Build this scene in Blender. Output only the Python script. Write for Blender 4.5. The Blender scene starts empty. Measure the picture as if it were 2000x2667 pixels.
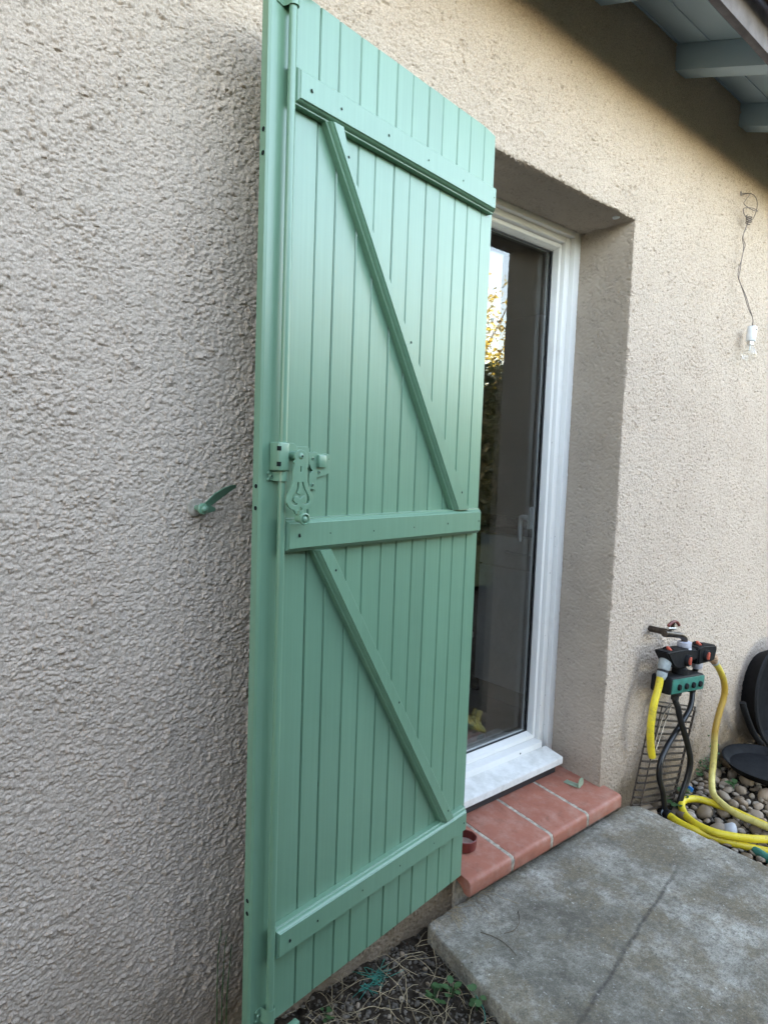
import bpy, bmesh, math, random
import numpy as np
from mathutils import Vector, Matrix

# ------------------------------------------------------------------ camera, sky, sun, exposure
scene = bpy.context.scene
COL = scene.collection
random.seed(7)
RNG = np.random.default_rng(11)

cam_data = bpy.data.cameras.new("camera")
cam = bpy.data.objects.new("camera", cam_data)
COL.objects.link(cam)
cam_data.sensor_fit = 'HORIZONTAL'
cam_data.sensor_width = 36.0
cam_data.lens = 31.113
cam_data.clip_start = 0.02
cam_data.clip_end = 600.0
_R = Vector((0.757564, -0.651772, 0.035916))
_U = Vector((0.024145, 0.082962, 0.996260))
_F = Vector((0.652314, 0.753864, -0.078586))
cam.matrix_world = Matrix(((_R.x, _U.x, -_F.x, -1.4831),
                           (_R.y, _U.y, -_F.y, -1.3149),
                           (_R.z, _U.z, -_F.z, 1.2449),
                           (0, 0, 0, 1)))
scene.camera = cam

SUN_ELEV = math.radians(13)
SUN_AZ = math.radians(-15)           # from +Y (behind the house), turned a little towards -X
world = bpy.data.worlds.new("World")
scene.world = world
world.use_nodes = True
wn = world.node_tree
wn.nodes.clear()
w_out = wn.nodes.new('ShaderNodeOutputWorld')
w_bg = wn.nodes.new('ShaderNodeBackground')
w_sky = wn.nodes.new('ShaderNodeTexSky')
w_sky.sky_type = 'NISHITA'
w_sky.sun_disc = False
w_sky.sun_elevation = SUN_ELEV
w_sky.sun_rotation = SUN_AZ
w_sky.altitude = 100
w_sky.air_density = 1.0
w_sky.dust_density = 2.0
w_sky.ozone_density = 1.0
w_mix = wn.nodes.new('ShaderNodeMix')
w_mix.data_type = 'RGBA'
w_mix.blend_type = 'MULTIPLY'
w_mix.inputs[0].default_value = 1.0
w_mix.inputs[7].default_value = (1.10, 0.89, 0.765, 1)      # white balance set for open shade
w_bg.inputs['Strength'].default_value = 0.15
wn.links.new(w_sky.outputs[0], w_mix.inputs[6])
wn.links.new(w_mix.outputs[2], w_bg.inputs['Color'])
wn.links.new(w_bg.outputs[0], w_out.inputs['Surface'])

sun_d = bpy.data.lights.new("sun", 'SUN')
sun_d.energy = 3.0
sun_d.angle = math.radians(0.5)
sun_d.color = (1.0, 0.88, 0.7)
sun = bpy.data.objects.new("sun", sun_d)
COL.objects.link(sun)
_sd = Vector((math.sin(SUN_AZ) * math.cos(SUN_ELEV), math.cos(SUN_AZ) * math.cos(SUN_ELEV), math.sin(SUN_ELEV)))
sun.rotation_euler = _sd.to_track_quat('Z', 'Y').to_euler()
sun.location = (3, 8, 8)

scene.view_settings.view_transform = 'Standard'
scene.view_settings.look = 'None'
scene.view_settings.gamma = 1.0
scene.view_settings.exposure = 4.17
scene.view_settings.use_curve_mapping = False

# ------------------------------------------------------------------ material helpers
class NT:
    def __init__(self, name, coord='Object'):
        self.m = bpy.data.materials.new(name)
        self.m.use_nodes = True
        self.t = self.m.node_tree
        self.p = self.t.nodes.get('Principled BSDF')
        self.out = self.t.nodes.get('Material Output')
        tc = self.t.nodes.new('ShaderNodeTexCoord')
        self.co = tc.outputs[coord]
        self.tc = tc

    def n(self, typ, **kw):
        nd = self.t.nodes.new(typ)
        for k, v in kw.items():
            setattr(nd, k, v)
        return nd

    def link(self, a, b):
        self.t.links.new(a, b)

    def setp(self, **kw):
        for k, v in kw.items():
            s = self.p.inputs[k.replace('_', ' ')]
            if hasattr(v, 'links') or isinstance(v, bpy.types.NodeSocket):
                self.link(v, s)
            else:
                s.default_value = v if not isinstance(v, tuple) or len(v) == 4 else (*v, 1)

    def mapping(self, scale=(1, 1, 1), rot=(0, 0, 0), src=None):
        m = self.n('ShaderNodeMapping')
        m.inputs['Scale'].default_value = scale
        m.inputs['Rotation'].default_value = rot
        self.link(src or self.co, m.inputs['Vector'])
        return m.outputs[0]

    def noise(self, scale=5, detail=4, rough=0.55, vec=None, dist=0.0):
        nd = self.n('ShaderNodeTexNoise')
        nd.inputs['Scale'].default_value = scale
        nd.inputs['Detail'].default_value = detail
        nd.inputs['Roughness'].default_value = rough
        nd.inputs['Distortion'].default_value = dist
        self.link(vec or self.co, nd.inputs['Vector'])
        return nd.outputs['Fac']

    def ramp(self, fac, stops, interp='LINEAR'):
        r = self.n('ShaderNodeValToRGB')
        r.color_ramp.interpolation = interp
        el = r.color_ramp.elements
        while len(el) < len(stops):
            el.new(0.5)
        for e, (pos, c) in zip(el, stops):
            e.position = pos
            e.color = (*c, 1) if len(c) == 3 else c
        self.link(fac, r.inputs[0])
        return r.outputs[0]

    def mix(self, fac, a, b, blend='MIX'):
        m = self.n('ShaderNodeMix', data_type='RGBA', blend_type=blend)
        for sock, v in ((m.inputs[0], fac), (m.inputs[6], a), (m.inputs[7], b)):
            if isinstance(v, bpy.types.NodeSocket):
                self.link(v, sock)
            elif isinstance(v, tuple):
                sock.default_value = (*v, 1) if len(v) == 3 else v
            else:
                sock.default_value = v
        return m.outputs[2]

    def math(self, op, a, b=0.0, c=0.0):
        m = self.n('ShaderNodeMath', operation=op)
        for i, v in enumerate((a, b, c)):
            if isinstance(v, bpy.types.NodeSocket):
                self.link(v, m.inputs[i])
            else:
                m.inputs[i].default_value = v
        return m.outputs[0]

    def bump(self, height, strength=0.5, dist=0.002):
        b = self.n('ShaderNodeBump')
        b.inputs['Strength'].default_value = strength
        b.inputs['Distance'].default_value = dist
        self.link(height, b.inputs['Height'])
        self.link(b.outputs[0], self.p.inputs['Normal'])
        return b

    def rnd(self):
        return self.n('ShaderNodeObjectInfo').outputs['Random']


def simple(name, col, rough=0.5, metal=0.0, spec=0.5, var=0.12, scale=30, bump=0.0, bscale=200, coat=0.0):
    k = NT(name)
    nz = k.noise(scale, 5)
    c2 = tuple(max(0, c * (1 - var * 1.6)) for c in col)
    c3 = tuple(min(1, c * (1 + var)) for c in col)
    k.setp(Base_Color=k.ramp(nz, [(0.3, c2), (0.7, c3)]), Metallic=metal, Specular_IOR_Level=spec)
    rr = k.n('ShaderNodeMapRange')
    rr.inputs['To Min'].default_value = max(0.02, rough - 0.1)
    rr.inputs['To Max'].default_value = min(1, rough + 0.1)
    k.link(k.noise(scale * 2.3, 3), rr.inputs['Value'])
    k.link(rr.outputs[0], k.p.inputs['Roughness'])
    if coat:
        k.p.inputs['Coat Weight'].default_value = coat
    if bump:
        k.bump(k.noise(bscale, 4), bump, 0.001)
    return k.m


M = {}


def build_materials():
    # exterior stucco, sprayed and weathered
    k = NT('stucco')
    big = k.noise(1.1, 4, 0.6)
    mid = k.noise(7, 5, 0.6)
    fine = k.noise(230, 4, 0.75)
    c = k.ramp(big, [(0.3, (0.48, 0.385, 0.305)), (0.7, (0.56, 0.46, 0.37))])
    c = k.mix(k.ramp(mid, [(0.35, (0, 0, 0)), (0.75, (0.35, 0.35, 0.35))]), c, (0.43, 0.365, 0.295))
    c = k.mix(k.ramp(fine, [(0.36, (0.6, 0.6, 0.6)), (0.52, (0, 0, 0))]), c, (0.25, 0.205, 0.165))
    c = k.mix(k.ramp(fine, [(0.54, (0, 0, 0)), (0.68, (0.5, 0.5, 0.5))]), c, (0.72, 0.62, 0.52))
    # splash dirt in the lowest band of the wall, an uneven edge of earth colour
    sx = k.n('ShaderNodeSeparateXYZ')
    k.link(k.co, sx.inputs[0])
    lo = k.math('ADD', sx.outputs['Z'], k.math('MULTIPLY', k.noise(5, 5, 0.65), -0.5))
    lo = k.math('MULTIPLY_ADD', lo, 1.0, 0.5)
    lo = k.ramp(lo, [(0.12, (0.9, 0.9, 0.9)), (0.25, (0.5, 0.5, 0.5)), (0.55, (0, 0, 0))])
    c = k.mix(lo, c, (0.17, 0.125, 0.078))
    k.setp(Base_Color=c, Roughness=0.95, Specular_IOR_Level=0.2)
    k.bump(k.noise(330, 4, 0.65), 0.6, 0.002)
    M['stucco'] = k.m

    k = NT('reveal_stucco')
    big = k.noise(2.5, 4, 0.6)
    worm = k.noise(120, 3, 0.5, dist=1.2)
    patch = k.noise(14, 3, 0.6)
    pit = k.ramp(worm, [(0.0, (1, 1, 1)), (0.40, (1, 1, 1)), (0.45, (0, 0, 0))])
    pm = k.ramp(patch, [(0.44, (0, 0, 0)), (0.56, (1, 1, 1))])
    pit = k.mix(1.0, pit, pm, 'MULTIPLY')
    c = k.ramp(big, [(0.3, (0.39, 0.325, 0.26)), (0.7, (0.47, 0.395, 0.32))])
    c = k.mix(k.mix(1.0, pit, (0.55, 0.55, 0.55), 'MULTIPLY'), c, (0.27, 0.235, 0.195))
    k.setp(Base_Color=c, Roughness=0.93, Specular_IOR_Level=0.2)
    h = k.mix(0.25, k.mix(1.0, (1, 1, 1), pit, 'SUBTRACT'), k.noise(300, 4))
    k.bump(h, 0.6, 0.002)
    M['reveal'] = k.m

    # satin green shutter paint with brush marks
    k = NT('shutter_paint')
    v = k.mapping((160, 160, 2.2))
    brush = k.noise(1.0, 3, 0.6, v)
    blot = k.noise(6, 4, 0.6)
    c = k.ramp(blot, [(0.3, (0.140, 0.262, 0.168)), (0.7, (0.155, 0.285, 0.185))])
    c = k.mix(0.35, c, k.ramp(brush, [(0.3, (0.115, 0.225, 0.142)), (0.7, (0.168, 0.302, 0.198))]))
    hv = k.n('ShaderNodeHueSaturation')
    k.link(k.math('MULTIPLY_ADD', k.rnd(), 0.10, 0.95), hv.inputs['Value'])
    k.link(c, hv.inputs['Color'])
    c = hv.outputs[0]
    dust = k.ramp(k.noise(18, 6, 0.75), [(0.60, (0, 0, 0)), (0.80, (0.25, 0.25, 0.25))])
    c = k.mix(dust, c, (0.20, 0.25, 0.19))
    rr = 0.32
    k.setp(Base_Color=c, Roughness=rr, Specular_IOR_Level=0.8)
    wob = k.noise(22, 3, 0.5)
    k.bump(k.math('ADD', k.math('MULTIPLY', brush, 0.5), k.math('MULTIPLY', wob, 0.3)), 0.16, 0.0012)
    M['paint'] = k.m
    M['hole'] = simple('dark_hole', (0.012, 0.016, 0.014), 0.9, spec=0.1)

    # white pvc with grime
    k = NT('white_pvc')
    g = k.noise(9, 6, 0.7)
    sp = k.noise(85, 2, 0.5)
    c = k.ramp(g, [(0.2, (0.70, 0.68, 0.64)), (0.45, (0.80, 0.79, 0.76))])
    c = k.mix(k.ramp(sp, [(0.0, (0.8, 0.8, 0.8)), (0.235, (0.8, 0.8, 0.8)), (0.25, (0, 0, 0))]), c, (0.2, 0.19, 0.17))
    k.setp(Base_Color=c, Roughness=0.38, Specular_IOR_Level=0.45)
    k.bump(k.noise(30, 3), 0.05, 0.001)
    M['pvc'] = k.m
    k = NT('weathered_sill')
    g = k.noise(16, 7, 0.7)
    c = k.ramp(g, [(0.3, (0.55, 0.54, 0.50)), (0.6, (0.76, 0.75, 0.72))])
    k.setp(Base_Color=c, Roughness=0.5)
    k.bump(k.noise(60, 4), 0.1, 0.001)
    M['sill'] = k.m
    M['handlegrey'] = simple('satin_handle', (0.30, 0.30, 0.30), 0.4)
    M['gasket'] = simple('rubber_gasket', (0.02, 0.021, 0.024), 0.5)

    # window glass: clear with Fresnel mirror
    k = NT('window_glass')
    k.t.nodes.remove(k.p)
    lw = k.n('ShaderNodeLayerWeight')
    lw.inputs['Blend'].default_value = 0.5
    f = k.math('POWER', lw.outputs['Facing'], 5.0)
    f = k.math('MULTIPLY_ADD', f, 0.95, 0.05)
    tr = k.n('ShaderNodeBsdfTransparent')
    tr.inputs[0].default_value = (0.96, 0.97, 0.965, 1)
    gl = k.n('ShaderNodeBsdfGlossy')
    gl.inputs['Roughness'].default_value = 0.0
    gl.inputs['Color'].default_value = (1, 1, 1, 1)
    mx = k.n('ShaderNodeMixShader')
    k.link(f, mx.inputs[0]); k.link(tr.outputs[0], mx.inputs[1]); k.link(gl.outputs[0], mx.inputs[2])
    k.link(mx.outputs[0], k.out.inputs['Surface'])
    M['glass'] = k.m
    M['bulbglass'] = k.m.copy()
    M['bulbglass'].name = 'bulb_glass'

    # terracotta
    k = NT('terracotta')
    a = k.noise(7, 5, 0.6)
    d = k.noise(16, 6, 0.7)
    r = k.rnd()
    c = k.ramp(a, [(0.3, (0.28, 0.095, 0.06)), (0.7, (0.37, 0.14, 0.09))])
    c = k.mix(k.math('MULTIPLY', r, 0.6), c, (0.36, 0.14, 0.095))
    c = k.mix(k.ramp(d, [(0.45, (0, 0, 0)), (0.70, (0.6, 0.6, 0.6))]), c, (0.43, 0.255, 0.20))
    c = k.mix(k.ramp(k.noise(24, 6, 0.75), [(0.52, (0, 0, 0)), (0.72, (0.55, 0.55, 0.55))]), c, (0.15, 0.065, 0.045))
    c = k.mix(k.ramp(k.noise(45, 3), [(0.68, (0, 0, 0)), (0.74, (0.5, 0.5, 0.5))]), c, (0.26, 0.08, 0.05))
    k.setp(Base_Color=c, Roughness=0.55, Specular_IOR_Level=0.4)
    k.bump(k.noise(120, 4), 0.12, 0.001)
    M['terracotta'] = k.m
    M['mortar'] = simple('mortar', (0.42, 0.37, 0.30), 0.95, var=0.3, scale=60, bump=0.8, bscale=150, spec=0.2)

    # concrete slab with stains and a dark run across it
    k = NT('concrete')
    sx = k.n('ShaderNodeSeparateXYZ')
    k.link(k.co, sx.inputs[0])
    a = k.noise(4.2, 7, 0.65)
    b = k.noise(5.5, 6, 0.7)
    f = k.noise(120, 4, 0.7)
    g = k.noise(38, 5, 0.7)
    c = k.ramp(a, [(0.34, (0.135, 0.12, 0.092)), (0.48, (0.26, 0.24, 0.195)), (0.62, (0.48, 0.45, 0.385))])
    c = k.mix(k.ramp(b, [(0.46, (0, 0, 0)), (0.58, (0.75, 0.75, 0.75))]), c, (0.20, 0.16, 0.10))
    c = k.mix(k.ramp(g, [(0.5, (0, 0, 0)), (0.68, (0.6, 0.6, 0.6))]), c, (0.115, 0.10, 0.08))
    f = k.noise(210, 5, 0.75)
    c = k.mix(k.ramp(f, [(0.34, (0.7, 0.7, 0.7)), (0.5, (0, 0, 0))]), c, (0.085, 0.078, 0.065))
    c = k.mix(k.ramp(f, [(0.58, (0, 0, 0)), (0.72, (0.55, 0.55, 0.55))]), c, (0.46, 0.44, 0.40))
    f2 = k.noise(85, 5, 0.75)
    c = k.mix(k.ramp(f2, [(0.36, (0.6, 0.6, 0.6)), (0.50, (0, 0, 0))]), c, (0.10, 0.092, 0.075))
    c = k.mix(k.ramp(f2, [(0.56, (0, 0, 0)), (0.68, (0.45, 0.45, 0.45))]), c, (0.48, 0.465, 0.43))
    spk = k.noise(70, 2, 0.5)
    c = k.mix(k.ramp(spk, [(0.725, (0, 0, 0)), (0.74, (0.8, 0.8, 0.8))]), c, (0.60, 0.57, 0.50))
    c = k.mix(k.ramp(spk, [(0.24, (0.8, 0.8, 0.8)), (0.26, (0, 0, 0))]), c, (0.05, 0.045, 0.038))
    # line y = -0.359 - 0.19*(0.75-x), wobbling, ends near x = 0.76
    line = k.math('MULTIPLY_ADD', sx.outputs['X'], 0.19, -0.5015)
    dist = k.math('SUBTRACT', sx.outputs['Y'], line)
    dist = k.math('ADD', dist, k.math('MULTIPLY_ADD', k.noise(3.5, 3), 0.05, -0.025))
    dist = k.math('ABSOLUTE', dist)
    wdt = k.math('MULTIPLY_ADD', k.noise(9, 4), 0.016, 0.003)
    lm = k.n('ShaderNodeMapRange', interpolation_type='SMOOTHSTEP')
    k.link(dist, lm.inputs['Value'])
    lm.inputs['From Min'].default_value = 0.0
    k.link(wdt, lm.inputs['From Max'])
    lm.inputs['To Min'].default_value = 0.88
    lm.inputs['To Max'].default_value = 0.0
    xm = k.n('ShaderNodeMapRange')
    k.link(sx.outputs['X'], xm.inputs['Value'])
    xm.inputs['From Min'].default_value = 0.62
    xm.inputs['From Max'].default_value = 0.78
    xm.inputs['To Min'].default_value = 1.0
    xm.inputs['To Max'].default_value = 0.0
    brk_ = k.ramp(k.noise(60, 5, 0.75), [(0.35, (0.35, 0.35, 0.35)), (0.6, (1, 1, 1))])
    c = k.mix(k.math('MULTIPLY', k.math('MULTIPLY', lm.outputs[0], xm.outputs[0]), brk_), c, (0.055, 0.05, 0.043))
    k.setp(Base_Color=c, Roughness=0.9, Specular_IOR_Level=0.25)
    k.bump(k.math('ADD', k.math('MULTIPLY', f, 0.7), g), 0.8, 0.004)
    M['concrete'] = k.m

    k = NT('soil')
    c = k.ramp(k.noise(40, 6, 0.7), [(0.3, (0.022, 0.017, 0.012)), (0.6, (0.055, 0.042, 0.03)), (0.8, (0.11, 0.09, 0.065))])
    k.setp(Base_Color=c, Roughness=1.0, Specular_IOR_Level=0.1)
    k.bump(k.noise(160, 5, 0.7), 1.0, 0.006)
    M['soil'] = k.m
    k = NT('lawn')
    c = k.ramp(k.noise(1.5, 6, 0.7), [(0.3, (0.035, 0.045, 0.015)), (0.7, (0.09, 0.09, 0.04))])
    k.setp(Base_Color=c, Roughness=1.0, Specular_IOR_Level=0.1)
    M['lawn'] = k.m

    k = NT('pebble_stone')
    r = k.rnd()
    c = k.ramp(r, [(0.0, (0.17, 0.12, 0.07)), (0.2, (0.31, 0.23, 0.155)), (0.4, (0.23, 0.185, 0.14)),
                   (0.6, (0.37, 0.28, 0.19)), (0.78, (0.22, 0.17, 0.11)), (0.9, (0.44, 0.38, 0.31)), (1.0, (0.30, 0.175, 0.075))])
    c = k.mix(k.ramp(k.noise(35, 5, 0.7), [(0.4, (0, 0, 0)), (0.7, (0.6, 0.6, 0.6))]), c, (0.12, 0.10, 0.08))
    k.setp(Base_Color=c, Roughness=0.6, Specular_IOR_Level=0.4)
    k.bump(k.noise(90, 4), 0.2, 0.002)
    M['pebble'] = k.m
    M['pale_pebble'] = simple('pale_pebble', (0.40, 0.40, 0.41), 0.6, var=0.15, scale=40, bump=0.2, bscale=120)

    # eave
    k = NT('eave_paint')
    c = k.ramp(k.noise(3, 5), [(0.3, (0.36, 0.47, 0.54)), (0.7, (0.43, 0.54, 0.61))])
    k.setp(Base_Color=c, Roughness=0.55)
    k.bump(k.noise(1, 3, 0.6, k.mapping((4, 90, 90))), 0.1, 0.001)
    M['eave'] = k.m
    M['fascia'] = simple('aged_fascia', (0.135, 0.125, 0.14), 0.7, var=0.25, scale=14, bump=0.4, bscale=60)
    M['gutter'] = simple('pale_gutter', (0.72, 0.75, 0.78), 0.4, var=0.06)
    M['rooftile'] = simple('roof_tile', (0.30, 0.17, 0.12), 0.9, var=0.3, scale=9, bump=0.4)

    # plastics, metals
    M['black'] = simple('black_plastic', (0.009, 0.009, 0.010), 0.65, spec=0.18, var=0.25, scale=25, bump=0.08)
    M['tube'] = simple('black_tube', (0.012, 0.012, 0.013), 0.38, var=0.2)
    M['red'] = simple('red_plastic', (0.55, 0.10, 0.06), 0.4)
    M['teal'] = simple('teal_panel', (0.035, 0.17, 0.13), 0.45, var=0.2, scale=40)
    M['grey'] = simple('grey_plastic', (0.33, 0.37, 0.38), 0.45, var=0.2, scale=60)
    M['lilac'] = simple('pale_grey_plastic', (0.46, 0.46, 0.52), 0.45, var=0.15, scale=60)
    M['brass'] = simple('tarnished_brass', (0.075, 0.06, 0.05), 0.4, metal=0.7, var=0.3, scale=80)
    M['ptaphandle'] = simple('tap_handle', (0.16, 0.035, 0.03), 0.4, var=0.3)
    M['rust'] = simple('limescaled_brass', (0.42, 0.27, 0.17), 0.7, var=0.35, scale=120, bump=0.4)
    k = NT('yellow_hose')
    c = k.ramp(k.noise(9, 5, 0.6), [(0.3, (0.60, 0.44, 0.015)), (0.65, (0.72, 0.58, 0.03))])
    c = k.mix(k.ramp(k.noise(26, 5, 0.7), [(0.54, (0, 0, 0)), (0.72, (0.7, 0.7, 0.7))]), c, (0.34, 0.26, 0.07))
    c = k.mix(k.ramp(k.noise(90, 4, 0.7), [(0.60, (0, 0, 0)), (0.70, (0.6, 0.6, 0.6))]), c, (0.16, 0.12, 0.05))
    k.setp(Base_Color=c, Roughness=0.38)
    k.bump(k.noise(300, 2), 0.05, 0.001)
    M['yellow'] = k.m
    k = NT('faded_yellow_hose')
    sx = k.n('ShaderNodeSeparateXYZ')
    k.link(k.co, sx.inputs[0])
    c = k.ramp(k.math('MULTIPLY_ADD', sx.outputs['Z'], 1.6, 1.0), [(0.0, (0.60, 0.52, 0.15)), (0.40, (0.52, 0.42, 0.13)), (0.48, (0.36, 0.22, 0.03)), (0.80, (0.40, 0.25, 0.025)), (0.95, (0.58, 0.46, 0.06))])
    c = k.mix(k.ramp(k.noise(40, 5, 0.7), [(0.5, (0, 0, 0)), (0.7, (0.6, 0.6, 0.6))]), c, (0.24, 0.17, 0.05))
    k.setp(Base_Color=c, Roughness=0.5)
    M['faded'] = k.m
    M['wire'] = simple('rusty_wire', (0.06, 0.045, 0.035), 0.5, metal=0.6, var=0.4, scale=90)
    M['steel'] = simple('bright_steel', (0.55, 0.54, 0.52), 0.3, metal=1.0)
    M['dullsteel'] = simple('dull_steel', (0.22, 0.20, 0.18), 0.4, metal=0.9, var=0.3)
    M['bracket'] = simple('faded_green_paint', (0.27, 0.34, 0.24), 0.5)
    M['cable'] = simple('brown_cable', (0.15, 0.12, 0.11), 0.6, var=0.2)
    M['porcelain'] = simple('white_socket', (0.72, 0.74, 0.76), 0.35, var=0.05)
    M['dish'] = simple('oxblood_clay', (0.16, 0.028, 0.022), 0.35, var=0.2, scale=50)
    M['ash'] = simple('ash_dust', (0.34, 0.24, 0.20), 0.95, var=0.2)
    M['kitchen'] = simple('kitchen_laminate', (0.50, 0.51, 0.52), 0.4, var=0.05)
    M['kfloor'] = simple('kitchen_floor', (0.17, 0.16, 0.15), 0.35, var=0.15, scale=5)
    M['kwall'] = simple('kitchen_wall', (0.24, 0.23, 0.22), 0.9, var=0.05, scale=2)
    M['kdark'] = simple('dark_appliance', (0.02, 0.02, 0.022), 0.25)
    M['net'] = simple('turquoise_twine', (0.035, 0.22, 0.165), 0.6, var=0.25)
    M['blue'] = simple('blue_plastic', (0.02, 0.20, 0.55), 0.4)
    M['straw'] = simple('dry_straw', (0.42, 0.33, 0.20), 0.8, var=0.35, scale=9)
    M['strawdark'] = simple('dead_roots', (0.13, 0.10, 0.07), 0.9, var=0.35, scale=9)
    M['chip'] = simple('soil_crumbs', (0.12, 0.10, 0.078), 0.9, var=0.6, scale=7)

    def leafmat(name, a, b, trans=0.25):
        k = NT(name)
        c = k.ramp(k.noise(6, 4), [(0.3, a), (0.7, b)])
        k.setp(Base_Color=c, Roughness=0.5, Specular_IOR_Level=0.35)
        tl = k.n('ShaderNodeBsdfTranslucent')
        k.link(c, tl.inputs[0])
        mx = k.n('ShaderNodeMixShader')
        mx.inputs[0].default_value = trans
        k.link(k.p.outputs[0], mx.inputs[1]); k.link(tl.outputs[0], mx.inputs[2])
        k.link(mx.outputs[0], k.out.inputs['Surface'])
        return k.m
    M['leaf'] = leafmat('weed_leaf', (0.045, 0.10, 0.035), (0.085, 0.16, 0.055))
    M['hedgeleaf'] = leafmat('hedge_leaf', (0.010, 0.018, 0.007), (0.028, 0.042, 0.016), 0.1)
    M['gold'] = leafmat('autumn_leaf', (0.36, 0.27, 0.04), (0.46, 0.40, 0.09), 0.3)
    M['bark'] = simple('bark', (0.09, 0.07, 0.05), 0.95, var=0.4, scale=8, bump=0.6)


build_materials()

# ------------------------------------------------------------------ object and mesh helpers
def tag(o, label=None, cat=None, group=None, kind=None):
    if label: o['label'] = label
    if cat: o['category'] = cat
    if group: o['group'] = group
    if kind: o['kind'] = kind
    return o


def empty(name, loc=(0, 0, 0), rot=(0, 0, 0), **kw):
    o = bpy.data.objects.new(name, None)
    o.empty_display_size = 0.05
    COL.objects.link(o)
    o.location = loc
    o.rotation_euler = rot
    return tag(o, **kw)


def link(name, me, mat, parent=None, loc=None, rot=None, smooth=None, **kw):
    o = bpy.data.objects.new(name, me)
    COL.objects.link(o)
    if mat is not None and not me.materials:
        me.materials.append(M[mat] if isinstance(mat, str) else mat)
    if parent: o.parent = parent
    if loc: o.location = loc
    if rot: o.rotation_euler = rot
    if smooth is not None:
        smooth_by_angle(me, smooth)
    return tag(o, **kw)


def smooth_by_angle(me, deg):
    me.polygons.foreach_set('use_smooth', np.ones(len(me.polygons), dtype=bool))
    if deg < 180:
        me.set_sharp_from_angle(angle=math.radians(deg))
    me.update()


def pydata(name, v, f):
    me = bpy.data.meshes.new(name)
    me.from_pydata([tuple(map(float, p)) for p in v], [], [tuple(int(i) for i in q) for q in f])
    me.update()
    return me


def grid_mesh(name, V):
    """V: (rows, cols, 3) array -> quad grid, built fast"""
    r, c, _ = V.shape
    me = bpy.data.meshes.new(name)
    idx = np.arange(r * c).reshape(r, c)
    q = np.stack([idx[:-1, :-1], idx[:-1, 1:], idx[1:, 1:], idx[1:, :-1]], -1).reshape(-1, 4)
    me.vertices.add(r * c)
    me.vertices.foreach_set('co', V.reshape(-1).astype(np.float32))
    me.loops.add(q.size)
    me.loops.foreach_set('vertex_index', q.reshape(-1).astype(np.int32))
    me.polygons.add(len(q))
    me.polygons.foreach_set('loop_start', np.arange(0, q.size, 4, dtype=np.int32))
    me.polygons.foreach_set('use_smooth', np.ones(len(q), dtype=bool))
    me.update(calc_edges=True)
    return me


def box_mesh(name, lo, hi, bev=0.0, seg=2):
    bm = bmesh.new()
    bmesh.ops.create_cube(bm, size=1)
    lo = Vector(lo); hi = Vector(hi)
    for v in bm.verts:
        v.co = Vector(((lo[i] + hi[i]) / 2 + v.co[i] * (hi[i] - lo[i]) for i in range(3)))
    if bev:
        bmesh.ops.bevel(bm, geom=list(bm.edges), offset=bev, segments=seg, affect='EDGES', profile=0.5)
    me = bpy.data.meshes.new(name)
    bm.to_mesh(me); bm.free()
    return me


def box(name, lo, hi, mat, parent=None, bev=0.0, **kw):
    return link(name, box_mesh(name, lo, hi, bev), mat, parent, smooth=35 if bev else None, **kw)


def spline_pts(pts, n=8):
    """Catmull-Rom through pts"""
    P = [np.array(p, float) for p in pts]
    P = [2 * P[0] - P[1]] + P + [2 * P[-1] - P[-2]]
    out = []
    for i in range(1, len(P) - 2):
        p0, p1, p2, p3 = P[i - 1:i + 3]
        for t in np.linspace(0, 1, n, endpoint=False):
            out.append(0.5 * ((2 * p1) + (-p0 + p2) * t + (2 * p0 - 5 * p1 + 4 * p2 - p3) * t * t + (-p0 + 3 * p1 - 3 * p2 + p3) * t ** 3))
    out.append(P[-2])
    return out


def tube_data(pts, rad, seg=10, cap=True):
    P = np.array(pts, float)
    n = len(P)
    rad = np.full(n, rad) if np.isscalar(rad) else np.interp(np.linspace(0, 1, n), np.linspace(0, 1, len(rad)), rad)
    T = np.gradient(P, axis=0)
    T /= np.linalg.norm(T, axis=1)[:, None] + 1e-12
    ref = np.array([0, 0, 1.0]) if abs(T[0][2]) < 0.9 else np.array([1.0, 0, 0])
    N = np.cross(T[0], ref); N /= np.linalg.norm(N)
    V = []
    for i in range(n):
        N = N - T[i] * (N @ T[i]); N /= np.linalg.norm(N) + 1e-12
        B = np.cross(T[i], N)
        for a in np.linspace(0, 2 * np.pi, seg, endpoint=False):
            V.append(P[i] + rad[i] * (np.cos(a) * N + np.sin(a) * B))
    F = []
    for i in range(n - 1):
        for j in range(seg):
            k = (j + 1) % seg
            F.append((i * seg + j, i * seg + k, (i + 1) * seg + k, (i + 1) * seg + j))
    if cap:
        F.append(tuple(reversed(range(seg))))
        F.append(tuple(range((n - 1) * seg, n * seg)))
    return V, F


def merge(parts):
    V, F = [], []
    for v, f in parts:
        o = len(V)
        V.extend(v)
        F.extend([tuple(i + o for i in q) for q in f])
    return V, F


def tube(name, pts, rad, mat, parent=None, seg=10, **kw):
    return link(name, pydata(name, *tube_data(pts, rad, seg)), mat, parent, smooth=50, **kw)


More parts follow.
